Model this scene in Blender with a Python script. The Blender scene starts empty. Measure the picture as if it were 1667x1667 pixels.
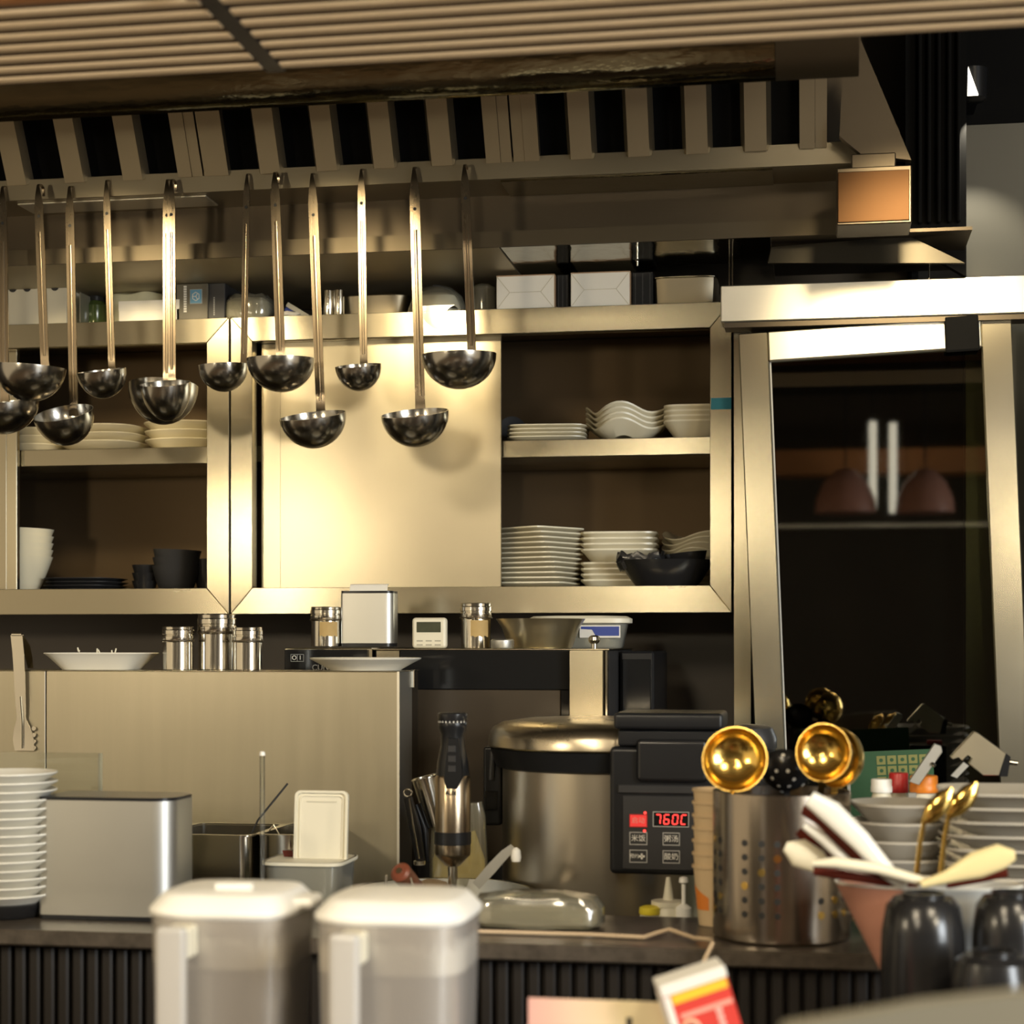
import bpy, bmesh, math, random
from mathutils import Vector, Matrix, Euler
random.seed(4)
SC = bpy.context.scene
COL = SC.collection
R = math.radians

# ------------------------------------------------------------------ camera
F = 2900.0; CX = 833.5; HY = 1050.0; EYE = 1.40; YAW = R(9.7)
SY, CY = math.sin(YAW), math.cos(YAW)
cam = bpy.data.cameras.new('camera'); camo = bpy.data.objects.new('camera', cam); COL.objects.link(camo)
camo.location = (0, 0, EYE); camo.rotation_euler = (R(90), 0, YAW)
cam.sensor_width = 36; cam.lens = 36 * F / 1667; cam.shift_y = (HY - 833.5) / 1667
cam.clip_start = 0.05
cam.dof.use_dof = True; cam.dof.focus_distance = 3.24; cam.dof.aperture_fstop = 4.0
SC.camera = camo

# ------------------------------------------------------------------ world, lights, exposure
w = bpy.data.worlds.new('world'); SC.world = w; w.use_nodes = True
w.node_tree.nodes['Background'].inputs[0].default_value = (1.0, 0.80, 0.52, 1)
w.node_tree.nodes['Background'].inputs[1].default_value = 0.75
SC.view_settings.view_transform = 'Standard'; SC.view_settings.look = 'None'
SC.view_settings.gamma = 1; SC.view_settings.use_curve_mapping = False
SC.view_settings.exposure = 0.0
SC.cycles.sample_clamp_indirect = 6

def area(name, loc, target, sx, sy, power, color):
    l = bpy.data.lights.new(name, 'AREA'); l.shape = 'RECTANGLE'; l.size = sx; l.size_y = sy
    l.energy = power; l.color = color
    o = bpy.data.objects.new(name, l); COL.objects.link(o); o.location = loc
    o.rotation_euler = (Vector(target) - Vector(loc)).to_track_quat('-Z', 'Y').to_euler()
    return o
WARM = (1.0, 0.80, 0.48)
def spot(name, loc, target, cone, blend, power, color, radius=0.05):
    l = bpy.data.lights.new(name, 'SPOT'); l.spot_size = R(cone); l.spot_blend = blend; l.energy = power; l.color = color; l.shadow_soft_size = radius
    o = bpy.data.objects.new(name, l); COL.objects.link(o); o.location = loc
    o.rotation_euler = (Vector(target) - Vector(loc)).to_track_quat('-Z', 'Y').to_euler()
    return o
def point_light(name, loc, power, color, radius=0.08):
    l = bpy.data.lights.new(name, 'POINT'); l.energy = power; l.color = color; l.shadow_soft_size = radius
    o = bpy.data.objects.new(name, l); COL.objects.link(o); o.location = loc
    return o
# assumed unseen spotlights in the exhaust hood, aimed at cabinet fronts and glass door
spot('assumed_hood_spotlight', (-1.32, 2.69, 2.25), (-1.33, 3.45, 1.87), 48, 0.85, 40, WARM, 0.06)
spot('assumed_hood_spotlight', (-0.88, 2.69, 2.25), (-0.88, 3.45, 1.87), 48, 0.85, 30, WARM, 0.06)
spot('assumed_hood_spotlight', (0.16, 2.69, 2.25), (0.16, 3.40, 1.89), 48, 0.85, 38, WARM, 0.06)
# unseen point lights added on the guest side to brighten slats and cartons
point_light('guest_fill_light', (-1.9, 0.75, 1.80), 34, (1.0, 0.84, 0.58))
point_light('guest_fill_light', (-0.55, 0.30, 1.86), 19, (1.0, 0.86, 0.62))
point_light('guest_fill_light', (1.1, 0.75, 1.80), 30, (1.0, 0.85, 0.60))
# unseen area lights added overhead on the guest side to light front items
area('overhead_fill_light', (-0.9, 0.1, 2.62), (-0.7, 2.6, 1.0), 0.5, 0.5, 22, (1.0, 0.83, 0.58))
area('overhead_fill_light', (0.9, 0.4, 2.62), (0.5, 2.6, 1.0), 0.5, 0.5, 22, (1.0, 0.84, 0.60))
# assumed daylight from the right, added as an unseen area light without a window
area('assumed_daylight_fill', (3.4, -0.6, 1.9), (-0.4, 2.2, 1.2), 1.4, 1.6, 150, (0.90, 0.96, 1.0))

# ------------------------------------------------------------------ projection helpers (photo pixel -> point on the plane Y)
def ray(px):
    u = (px - CX) / F
    return (-SY + u * CY, CY + u * SY)
def X(px, Y): a, b = ray(px); return Y * a / b
def T(px, Y): return Y / ray(px)[1]
def Z(px, py, Y): return EYE - (py - HY) / F * T(px, Y)
def P(px, py, Y): return Vector((X(px, Y), Y, Z(px, py, Y)))
def K(px, Y): return T(px, Y) / F

# ------------------------------------------------------------------ mesh builder
class G:
    def __init__(s): s.v = []; s.f = []; s.M = Matrix.Identity(4); s.wn = False
    def add(s, vs, fs):
        n = len(s.v)
        s.v += [tuple(s.M @ Vector(p)) for p in vs]
        s.f += [tuple(i + n for i in f) for f in fs]
        return s
    def box(s, x0, y0, z0, x1, y1, z1, bev=0, seg=1):
        vs = [(x0,y0,z0),(x1,y0,z0),(x1,y1,z0),(x0,y1,z0),(x0,y0,z1),(x1,y0,z1),(x1,y1,z1),(x0,y1,z1)]
        fs = [(0,3,2,1),(4,5,6,7),(0,1,5,4),(1,2,6,5),(2,3,7,6),(3,0,4,7)]
        if bev:
            s.wn = s.wn or seg > 1
            bm = bmesh.new(); bv = [bm.verts.new(p) for p in vs]
            for f in fs: bm.faces.new([bv[i] for i in f])
            bmesh.ops.bevel(bm, geom=bm.edges[:], offset=bev, segments=seg, affect='EDGES', profile=0.5)
            bm.verts.index_update()
            vs = [v.co[:] for v in bm.verts]; fs = [[v.index for v in f.verts] for f in bm.faces]; bm.free()
        return s.add(vs, fs)
    def prism(s, pts, axis, a, b, bev=0, seg=1):
        def m(p, t): return (p[0], t, p[1]) if axis == 'y' else (t, p[0], p[1]) if axis == 'x' else (p[0], p[1], t)
        n = len(pts)
        vs = [m(p, a) for p in pts] + [m(p, b) for p in pts]
        fs = [tuple(range(n)), tuple(range(2*n-1, n-1, -1))] + [(i, (i+1) % n, (i+1) % n + n, i + n) for i in range(n)]
        if bev:
            bm = bmesh.new(); bv = [bm.verts.new(p) for p in vs]
            for f in fs: bm.faces.new([bv[i] for i in f])
            bmesh.ops.bevel(bm, geom=bm.edges[:], offset=bev, segments=seg, affect='EDGES', profile=0.5)
            bm.verts.index_update()
            vs = [v.co[:] for v in bm.verts]; fs = [[v.index for v in f.verts] for f in bm.faces]; bm.free()
        return s.add(vs, fs)
    def shell(s, levels, p=2.0, n=32, wav=0.0, kw=4, ph=0.0, c=(0, 0, 0), asp=1.0, cap=True, rot=0.0):
        """loft of rings (r, z); p=2 is round, larger is squarer; wav lifts the ring in waves"""
        vs = []; fs = []; L = len(levels)
        for (r, z) in levels:
            for i in range(n):
                t = 2 * math.pi * i / n + rot
                q = 2 * math.pi * i / n
                ct, st = math.cos(q), math.sin(q)
                d = (abs(ct) ** p + abs(st) ** p) ** (-1.0 / p)
                x, y = r * d * ct, r * d * st * asp
                x, y = x * math.cos(rot) - y * math.sin(rot), x * math.sin(rot) + y * math.cos(rot)
                vs.append((c[0] + x, c[1] + y, c[2] + z + wav * (r / levels[0][0] if levels[0][0] else 1) * math.cos(kw * q + ph)))
        for a in range(L - 1):
            for i in range(n):
                j = (i + 1) % n
                fs.append((a*n+i, a*n+j, (a+1)*n+j, (a+1)*n+i))
        if cap:
            fs.append(tuple(range(n-1, -1, -1))); fs.append(tuple(range((L-1)*n, L*n)))
        return s.add(vs, fs)
    def tube(s, pts, r, n=10, ry=None, up=(0, 1, 0), cap=True):
        """sweep an ellipse (r across, ry along 'up') over a path; r may be a list"""
        pts = [Vector(p) for p in pts]; vs = []; fs = []; up = Vector(up)
        for k, p in enumerate(pts):
            d = (pts[min(k+1, len(pts)-1)] - pts[max(k-1, 0)]).normalized()
            a = d.cross(up)
            if a.length < 1e-4: a = d.cross(Vector((1, 0, 0.01)))
            a.normalize(); b = a.cross(d).normalized()
            ra = r[k] if isinstance(r, (list, tuple)) else r
            rb = (ry[k] if isinstance(ry, (list, tuple)) else ry) if ry is not None else ra
            for i in range(n):
                t = 2 * math.pi * i / n
                vs.append(p + a * (ra * math.cos(t)) + b * (rb * math.sin(t)))
        for k in range(len(pts) - 1):
            for i in range(n):
                j = (i + 1) % n
                fs.append((k*n+i, k*n+j, (k+1)*n+j, (k+1)*n+i))
        if cap:
            fs.append(tuple(range(n-1, -1, -1))); fs.append(tuple(range((len(pts)-1)*n, len(pts)*n)))
        return s.add([tuple(v) for v in vs], fs)
    def strip(s, pts, wd, th, side=(1, 0, 0)):
        """flat bar: rectangle wd (along side) x th swept along pts; wd may be a list"""
        pts = [Vector(p) for p in pts]; side = Vector(side).normalized(); vs = []; fs = []
        for k, p in enumerate(pts):
            d = (pts[min(k+1, len(pts)-1)] - pts[max(k-1, 0)]).normalized()
            b = d.cross(side).normalized()
            w2 = (wd[k] if isinstance(wd, (list, tuple)) else wd) / 2
            for (e, g) in ((-1, -1), (1, -1), (1, 1), (-1, 1)):
                vs.append(p + side * (w2 * e) + b * (th / 2 * g))
        for k in range(len(pts) - 1):
            for i in range(4):
                j = (i + 1) % 4
                fs.append((k*4+i, k*4+j, (k+1)*4+j, (k+1)*4+i))
        fs.append((3, 2, 1, 0)); m = (len(pts)-1)*4; fs.append((m, m+1, m+2, m+3))
        return s.add([tuple(v) for v in vs], fs)
    def mesh(s, name, mat, smooth=35):
        me = bpy.data.meshes.new(name); me.from_pydata(s.v, [], s.f)
        bm = bmesh.new(); bm.from_mesh(me)
        bmesh.ops.remove_doubles(bm, verts=bm.verts[:], dist=1e-6)
        bmesh.ops.recalc_face_normals(bm, faces=bm.faces[:])
        bm.to_mesh(me); bm.free()
        me.materials.append(mat)
        if smooth:
            me.shade_smooth(); me.set_sharp_from_angle(angle=R(smooth))
        return me

def put(name, g, mat, parent=None, loc=None, rot=None, label=None, smooth=35):
    me = g if isinstance(g, bpy.types.Mesh) else g.mesh(name, mat, smooth)
    o = bpy.data.objects.new(name, me); COL.objects.link(o)
    if getattr(g, 'wn', False):
        md = o.modifiers.new('weighted_normal', 'WEIGHTED_NORMAL'); md.keep_sharp = True; md.weight = 100
    if parent: o.parent = parent
    if loc is not None: o.location = loc
    if rot is not None: o.rotation_euler = rot
    if label: o['label'] = label
    return o
def thing(name, label, cat, loc=(0, 0, 0), rot=(0, 0, 0), group=None):
    o = bpy.data.objects.new(name, None); COL.objects.link(o)
    o.location = loc; o.rotation_euler = rot; o.empty_display_size = 0.02
    o['label'] = label; o['category'] = cat
    if group: o['group'] = group
    return o
def tag(o, label, cat, group=None):
    o['label'] = label; o['category'] = cat
    if group: o['group'] = group
    return o
def struct(name, g, mat, parent=None, label=None, smooth=35):
    o = put(name, g, mat, parent, smooth=smooth, label=label)
    if not parent: o['kind'] = 'structure'
    return o
def text(name, body, size, loc, mat, parent, rot=(R(90), 0, 0), align='CENTER', bold=0.0):
    cu = bpy.data.curves.new(name, 'FONT'); cu.body = body; cu.size = size; cu.extrude = 0.0002; cu.offset = bold
    cu.align_x = align; cu.align_y = 'CENTER'
    t = bpy.data.objects.new(name, cu); COL.objects.link(t)
    dg = bpy.context.evaluated_depsgraph_get()
    me = bpy.data.meshes.new_from_object(t.evaluated_get(dg)); me.name = name
    bpy.data.objects.remove(t); bpy.data.curves.remove(cu)
    me.materials.clear(); me.materials.append(mat)
    o = bpy.data.objects.new(name, me); COL.objects.link(o)
    o.parent = parent; o.location = loc; o.rotation_euler = rot
    return o
ORD = ['first', 'second', 'third', 'fourth', 'fifth', 'sixth', 'seventh', 'eighth', 'ninth', 'tenth', 'eleventh',
       'twelfth', 'thirteenth', 'fourteenth', 'fifteenth', 'sixteenth']
def rank(i, n):
    """i counted from the bottom"""
    if i == n - 1: return 'topmost'
    if i == 0: return 'lowest'
    return ORD[n - 1 - i] + ' from the top'

# ------------------------------------------------------------------ materials
def nodes(name):
    m = bpy.data.materials.new(name); m.use_nodes = True
    nt = m.node_tree; b = nt.nodes['Principled BSDF']
    return m, nt, b
def plain(name, col, rough=0.5, metal=0.0, spec=0.5, var=0.0, scale=8.0, coat=0.0, emit=None, es=1.0):
    m, nt, b = nodes(name)
    b.inputs['Base Color'].default_value = (*col, 1); b.inputs['Roughness'].default_value = rough
    b.inputs['Metallic'].default_value = metal; b.inputs['Specular IOR Level'].default_value = spec
    b.inputs['Coat Weight'].default_value = coat
    tc = nt.nodes.new('ShaderNodeTexCoord'); nz = nt.nodes.new('ShaderNodeTexNoise')
    nz.inputs['Scale'].default_value = scale; nz.inputs['Detail'].default_value = 4
    nt.links.new(tc.outputs['Object'], nz.inputs['Vector'])
    mx = nt.nodes.new('ShaderNodeMix'); mx.data_type = 'RGBA'
    v = max(var, 0.03)
    mx.inputs[6].default_value = (*[c * (1 - v) for c in col], 1); mx.inputs[7].default_value = (*[min(1, c * (1 + v)) for c in col], 1)
    nt.links.new(nz.outputs['Fac'], mx.inputs[0]); nt.links.new(mx.outputs[2], b.inputs['Base Color'])
    if emit:
        b.inputs['Emission Color'].default_value = (*emit, 1); b.inputs['Emission Strength'].default_value = es
    return m
def steel(name, col=(0.60, 0.56, 0.47), rough=0.32, brush=(1, 1, 1), var=0.10, bump=0.02, scale=30, aniso=0.0, streak=0.06):
    """brushed stainless: noise stretched along the grain drives tone, roughness and fine relief"""
    m, nt, b = nodes(name)
    b.inputs['Metallic'].default_value = 1.0
    tc = nt.nodes.new('ShaderNodeTexCoord'); mp = nt.nodes.new('ShaderNodeMapping')
    mp.inputs['Scale'].default_value = brush
    nz = nt.nodes.new('ShaderNodeTexNoise'); nz.inputs['Scale'].default_value = scale; nz.inputs['Detail'].default_value = 5
    nt.links.new(tc.outputs['Object'], mp.inputs['Vector']); nt.links.new(mp.outputs[0], nz.inputs['Vector'])
    n2 = nt.nodes.new('ShaderNodeTexNoise'); n2.inputs['Scale'].default_value = 4; n2.inputs['Detail'].default_value = 5
    nt.links.new(tc.outputs['Object'], n2.inputs['Vector'])
    ad = nt.nodes.new('ShaderNodeMath'); ad.operation = 'MULTIPLY_ADD'; ad.inputs[1].default_value = streak
    nt.links.new(nz.outputs['Fac'], ad.inputs[0])
    hf = nt.nodes.new('ShaderNodeMath'); hf.operation = 'MULTIPLY'; hf.inputs[1].default_value = 1 - streak
    nt.links.new(n2.outputs['Fac'], hf.inputs[0]); nt.links.new(hf.outputs[0], ad.inputs[2])
    mx = nt.nodes.new('ShaderNodeMix'); mx.data_type = 'RGBA'
    mx.inputs[6].default_value = (*[c * (1 - var) for c in col], 1); mx.inputs[7].default_value = (*[min(1, c * (1 + var)) for c in col], 1)
    nt.links.new(ad.outputs[0], mx.inputs[0]); nt.links.new(mx.outputs[2], b.inputs['Base Color'])
    mr = nt.nodes.new('ShaderNodeMapRange'); mr.inputs[1].default_value = 0.0; mr.inputs[2].default_value = 1.0; mr.clamp = False
    mr.inputs[3].default_value = rough * 0.85; mr.inputs[4].default_value = rough * 1.2
    nt.links.new(ad.outputs[0], mr.inputs[0]); nt.links.new(mr.outputs[0], b.inputs['Roughness'])
    if aniso:
        b.inputs['Anisotropic'].default_value = abs(aniso); b.inputs['Anisotropic Rotation'].default_value = 0.25 if aniso > 0 else 0.0
        tg = nt.nodes.new('ShaderNodeTangent'); tg.direction_type = 'RADIAL'; tg.axis = 'Z'
        nt.links.new(tg.outputs[0], b.inputs['Tangent'])
    if bump:
        bp = nt.nodes.new('ShaderNodeBump'); bp.inputs['Strength'].default_value = bump; bp.inputs['Distance'].default_value = 0.01
        nt.links.new(nz.outputs['Fac'], bp.inputs['Height']); nt.links.new(bp.outputs[0], b.inputs['Normal'])
    return m
def clear(name, tint=(0.9, 0.92, 0.88), rough=0.08, refl=0.12, haze=0.0, hazecol=(0.8, 0.8, 0.75)):
    """thin clear plastic or glass: see-through sheet with a surface reflection, haze adds milky scatter"""
    m = bpy.data.materials.new(name); m.use_nodes = True; nt = m.node_tree; nt.nodes.clear()
    out = nt.nodes.new('ShaderNodeOutputMaterial'); tr = nt.nodes.new('ShaderNodeBsdfTransparent'); tr.inputs[0].default_value = (*tint, 1)
    gl = nt.nodes.new('ShaderNodeBsdfGlossy'); gl.inputs['Roughness'].default_value = rough
    fr = nt.nodes.new('ShaderNodeFresnel'); fr.inputs[0].default_value = 1.5
    ma = nt.nodes.new('ShaderNodeMath'); ma.operation = 'ADD'; ma.inputs[1].default_value = refl; ma.use_clamp = True
    nt.links.new(fr.outputs[0], ma.inputs[0])
    mx = nt.nodes.new('ShaderNodeMixShader'); nt.links.new(ma.outputs[0], mx.inputs[0])
    base = tr.outputs[0]
    if haze:
        df = nt.nodes.new('ShaderNodeBsdfDiffuse'); df.inputs[0].default_value = (*hazecol, 1)
        tl = nt.nodes.new('ShaderNodeBsdfTranslucent'); tl.inputs[0].default_value = (*hazecol, 1)
        a = nt.nodes.new('ShaderNodeMixShader'); a.inputs[0].default_value = 0.4
        nt.links.new(df.outputs[0], a.inputs[1]); nt.links.new(tl.outputs[0], a.inputs[2])
        h = nt.nodes.new('ShaderNodeMixShader'); h.inputs[0].default_value = haze
        nt.links.new(tr.outputs[0], h.inputs[1]); nt.links.new(a.outputs[0], h.inputs[2]); base = h.outputs[0]
    nt.links.new(base, mx.inputs[1]); nt.links.new(gl.outputs[0], mx.inputs[2]); nt.links.new(mx.outputs[0], out.inputs[0])
    return m
def wood(name, c1, c2, rough=0.5, stretch=(2, 40, 40)):
    m, nt, b = nodes(name)
    tc = nt.nodes.new('ShaderNodeTexCoord'); mp = nt.nodes.new('ShaderNodeMapping'); mp.inputs['Scale'].default_value = stretch
    nz = nt.nodes.new('ShaderNodeTexNoise'); nz.inputs['Scale'].default_value = 3; nz.inputs['Detail'].default_value = 6
    nt.links.new(tc.outputs['Object'], mp.inputs['Vector']); nt.links.new(mp.outputs[0], nz.inputs['Vector'])
    mx = nt.nodes.new('ShaderNodeMix'); mx.data_type = 'RGBA'; mx.inputs[6].default_value = (*c1, 1); mx.inputs[7].default_value = (*c2, 1)
    nt.links.new(nz.outputs['Fac'], mx.inputs[0]); nt.links.new(mx.outputs[2], b.inputs['Base Color'])
    b.inputs['Roughness'].default_value = rough
    return m

ST_H = steel('steel_brushed_horizontal', col=(0.47, 0.425, 0.315), rough=0.25, brush=(0.6, 6, 12), bump=0.001, scale=60, aniso=0.6, var=0.12)
ST_V = steel('steel_brushed_vertical', col=(0.45, 0.405, 0.295), rough=0.25, brush=(8, 6, 0.4), bump=0.001, scale=60, aniso=-0.6, var=0.12)
ST_DOOR = steel('steel_cabinet_door', col=(0.49, 0.44, 0.325), rough=0.29, brush=(4, 6, 0.3), var=0.12, bump=0, scale=60)
ST_HOOD = steel('steel_hood_dull', col=(0.37, 0.32, 0.23), rough=0.45, brush=(0.6, 6, 12))
ST_MIRROR = steel('steel_polished', col=(0.22, 0.20, 0.135), rough=0.10, brush=(1.5, 1, 5), bump=0.35, scale=5)
ST_UNDER = steel('steel_hood_underside', col=(0.40, 0.35, 0.25), rough=0.5, brush=(0.6, 6, 12))
ST_BLK = steel('steel_black_greasy', col=(0.05, 0.045, 0.035), rough=0.35)
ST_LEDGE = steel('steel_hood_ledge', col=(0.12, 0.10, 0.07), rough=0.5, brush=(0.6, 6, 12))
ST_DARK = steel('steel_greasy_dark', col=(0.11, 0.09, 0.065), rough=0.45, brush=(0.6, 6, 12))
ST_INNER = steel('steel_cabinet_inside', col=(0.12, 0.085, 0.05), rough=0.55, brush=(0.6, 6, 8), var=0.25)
ST_LADLE = steel('steel_ladle_bowl', col=(0.40, 0.38, 0.34), rough=0.20, bump=0.06, scale=14, var=0.2)
ST_HANDLE = steel('steel_ladle_handle', col=(0.38, 0.31, 0.22), rough=0.26, brush=(6, 6, 0.5), var=0.15)
ST_SATIN = steel('steel_satin_bowl', col=(0.78, 0.71, 0.54), rough=0.30, bump=0.008)
ST_SHINY = steel('steel_shiny', col=(0.70, 0.66, 0.57), rough=0.16, bump=0.01)
ST_CHROME = steel('steel_satin_cool', col=(0.56, 0.56, 0.53), rough=0.42, brush=(0.6, 6, 12), bump=0, var=0.03)
ALU = steel('aluminium_bright', col=(0.85, 0.82, 0.72), rough=0.42, brush=(0.5, 6, 10), bump=0.01, var=0.05)
WARM_REFL = steel('steel_warm_reflection', col=(0.065, 0.034, 0.016), rough=0.55, brush=(0.6, 6, 12))  # orange-brown base colour holds the warm reflection on the hood's end box
GOLD = steel('gold_toned_metal', col=(0.85, 0.58, 0.16), rough=0.18, bump=0.006, scale=10)
WHITE = plain('ceramic_white', (0.80, 0.78, 0.70), rough=0.18, var=0.02)
CREAM = plain('ceramic_cream', (0.80, 0.74, 0.56), rough=0.25, var=0.05)
GREYC = plain('ceramic_grey', (0.45, 0.42, 0.36), rough=0.28, var=0.08)
BLACKC = plain('ceramic_black', (0.016, 0.016, 0.017), rough=0.22, var=0.2)
BLACKM = plain('matt_black_ceramic', (0.03, 0.03, 0.032), rough=0.5, var=0.2)
BLACKP = plain('plastic_black', (0.012, 0.0125, 0.014), rough=0.30, spec=0.35, var=0.1)
BLACKG = plain('black_glass_panel', (0.012, 0.012, 0.012), rough=0.12, var=0.1)
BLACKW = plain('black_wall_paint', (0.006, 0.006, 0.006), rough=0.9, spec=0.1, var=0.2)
DGREY = plain('plastic_dark_grey', (0.032, 0.032, 0.034), rough=0.35, var=0.1)
PLW = plain('plastic_white', (0.90, 0.89, 0.84), rough=0.35, var=0.02)
PLCREAM = plain('plastic_cream', (0.76, 0.72, 0.58), rough=0.4, var=0.03)
PAPER = plain('paper_white', (0.85, 0.82, 0.74), rough=0.8, var=0.03)
CARTON = plain('carton_grey_white', (0.62, 0.58, 0.46), rough=0.8, var=0.08)
CARD_EDGE = plain('carton_brown_edge', (0.42, 0.27, 0.16), rough=0.85, var=0.1)
PRINTW = plain('print_white', (0.80, 0.78, 0.72), rough=0.6)
PRINTG = plain('print_pale_grey', (0.42, 0.42, 0.40), rough=0.6)
PRINTK = plain('print_black', (0.02, 0.02, 0.02), rough=0.6)
RED = plain('print_red', (0.62, 0.045, 0.03), rough=0.5, var=0.05)
YELLOW = plain('print_yellow', (0.85, 0.52, 0.03), rough=0.5, var=0.05)
ORANGE = plain('plastic_orange', (0.80, 0.24, 0.02), rough=0.4, var=0.05)
REDP = plain('plastic_red', (0.55, 0.03, 0.03), rough=0.35, var=0.05)
TAPE = plain('tape_blue', (0.02, 0.22, 0.34), rough=0.6, var=0.1)
BLUE = plain('plastic_blue', (0.03, 0.06, 0.30), rough=0.4, var=0.1)
EMBLEM = plain('print_sky_blue', (0.14, 0.36, 0.55), rough=0.5, var=0.1)
LACQ = plain('lacquer_dark_red', (0.11, 0.018, 0.010), rough=0.22, var=0.15)
PINK = plain('ceramic_terracotta_pink', (0.50, 0.24, 0.17), rough=0.35, var=0.08)
GREEN = plain('print_green', (0.018, 0.075, 0.03), rough=0.45, var=0.2)
GRIDY = plain('print_yellow_green', (0.20, 0.20, 0.06), rough=0.5, var=0.1)
WOODH = wood('wood_handle_brown', (0.10, 0.035, 0.018), (0.20, 0.075, 0.035), 0.35, (20, 20, 4))
SLATW = wood('wood_slat_oak', (0.66, 0.50, 0.32), (0.80, 0.64, 0.43), 0.5, (2, 30, 30))
SOFFB = wood('wood_soffit_gap_shade', (0.05, 0.026, 0.012), (0.09, 0.05, 0.022), 0.7, (2, 20, 20))  # dark brown paints in the shade on slat sides and in the gaps
FASCIA = wood('wood_fascia_orange', (0.34, 0.13, 0.04), (0.45, 0.19, 0.06), 0.4, (2, 20, 20))
COUNTER = plain('granite_dark_brown', (0.07, 0.058, 0.046), rough=0.28, var=0.7, scale=60)
RIBW = wood('ribbed_panel_dark', (0.006, 0.0045, 0.004), (0.013, 0.010, 0.008), 0.5, (20, 20, 2))
WALLM = plain('wall_dark_brown', (0.075, 0.058, 0.042), rough=0.45, var=0.3, scale=3)
GREYW = plain('wall_grey_panel', (0.10, 0.095, 0.075), rough=0.5, var=0.1, scale=2)
FLOORM = plain('floor_brown_tile', (0.16, 0.11, 0.07), rough=0.5, var=0.25)
CEILM = plain('ceiling_dark', (0.05, 0.042, 0.034), rough=0.8, var=0.1)
TABLEM = wood('table_wood_dark', (0.06, 0.035, 0.02), (0.11, 0.065, 0.035), 0.4)
GLASSD = clear('glass_dark_door', tint=(0.45, 0.47, 0.40), rough=0.02, refl=0.10)
ACRYL = clear('acrylic_clear', tint=(0.93, 0.94, 0.90), rough=0.05, refl=0.03, haze=0.05)
ACRYLE = clear('acrylic_edge', tint=(0.8, 0.85, 0.78), rough=0.1, refl=0.12, haze=0.35, hazecol=(0.85, 0.82, 0.66))
FILM = clear('plastic_film', tint=(0.92, 0.92, 0.86), rough=0.12, refl=0.10, haze=0.25, hazecol=(0.85, 0.82, 0.66))
TUB = clear('plastic_tub_clear', tint=(0.75, 0.78, 0.72), rough=0.15, refl=0.06, haze=0.40, hazecol=(0.78, 0.77, 0.68))
JUGM = clear('jug_frosted_plastic', tint=(0.88, 0.86, 0.82), rough=0.25, refl=0.06, haze=0.45, hazecol=(0.90, 0.85, 0.80))
EM_RED = plain('led_red', (0.5, 0.02, 0.02), emit=(1.0, 0.05, 0.04), es=2.2)
EM_REDBTN = plain('button_red_lit', (0.45, 0.02, 0.02), rough=0.4, emit=(1.0, 0.06, 0.05), es=0.55)
EM_LAMP = plain('lamp_glow', (1, 0.9, 0.7), emit=(1.0, 0.92, 0.74), es=3.0)
LCD = plain('lcd_olive', (0.055, 0.06, 0.035), rough=0.25, var=0.3, scale=60)

# ================================================================== the setting
XL, XR = -4.2, 4.2
struct('wall_back', G().box(XL, 3.80, 0, XR, 3.9, 3.0), WALLM)
struct('floor', G().box(XL, -4.2, -0.1, XR, 3.9, 0), FLOORM)
struct('ceiling', G().box(XL, -4.2, 2.9, XR, 3.9, 3.0), CEILM)
struct('wall_left', G().box(XL - 0.1, 2.2, 0, XL, 3.9, 3.0), WALLM)
struct('wall_right', G().box(XR, 2.2, 0, XR + 0.1, 3.9, 3.0), BLACKW)
# black wall with the grey panel on the right, beyond the hood
xa = X(1484, 3.62)
struct('wall_niche', G().box(xa, 3.62, 0, XR, 3.79, 2.9), BLACKW)
struct('wall_panel', G().box(X(1571, 3.56), 3.56, 0.0, XR, 3.615, Z(1600, 203, 3.56)), GREYW)

# guest side of the room, seen only as reflections in steel and glass
struct('wall_front', G().box(XL, -4.2, 0, XR, -4.1, 2.9), WALLM)
struct('trim_1', G().box(-3.5, -2.35, 2.24, 3.5, -2.15, 2.36), FASCIA)
for k, (px_, zt) in enumerate(((-1.6, 2.3), (0.265, 2.46), (0.36, 2.45), (1.9, 2.3))):
    t = thing('pendant_lamp', ['slim glowing tube lamp hanging over the guest tables on the far left', 'left glowing tube of the pair mirrored in the glass door',
              'right glowing tube of the pair mirrored in the glass door', 'slim glowing tube lamp hanging over the guest tables on the far right'][k], 'lamp', (px_, -1.95, zt), group='tube lamps over the guest tables')
    put('tube', G().shell([(0.016, -0.42), (0.018, -0.41), (0.018, 0), (0.016, 0.01)], n=12), EM_LAMP, t)
    put('cord', G().tube([(0, 0, 0), (0, 0, 2.9 - zt)], 0.003, 6), BLACKP, t)

for i, (px_, pr) in enumerate(((1375, 48), (1500, 46))):
    k_ = K(px_, 8.7)
    t = thing('dome_lamp', ('left' if i == 0 else 'right') + ' terracotta dome lamp mirrored dimly in the glass door', 'lamp', (X(px_, 8.7), -1.68, Z(px_, 842, 8.7)), group='dome lamps over the guest tables')
    put('shade', G().shell([(pr * k_, 0), (pr * .95 * k_, 22 * k_), (pr * .72 * k_, 48 * k_), (pr * .35 * k_, 66 * k_), (pr * .1 * k_, 70 * k_)], n=28), PINK, t)
    put('cord', G().tube([(0, 0, 70 * k_), (0, 0, 1.0)], 0.004, 6), BLACKP, t)
struct('trim_2', G().box(-3.5, -2.32, 1.985, 3.5, -2.25, 2.0), ALU)
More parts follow.
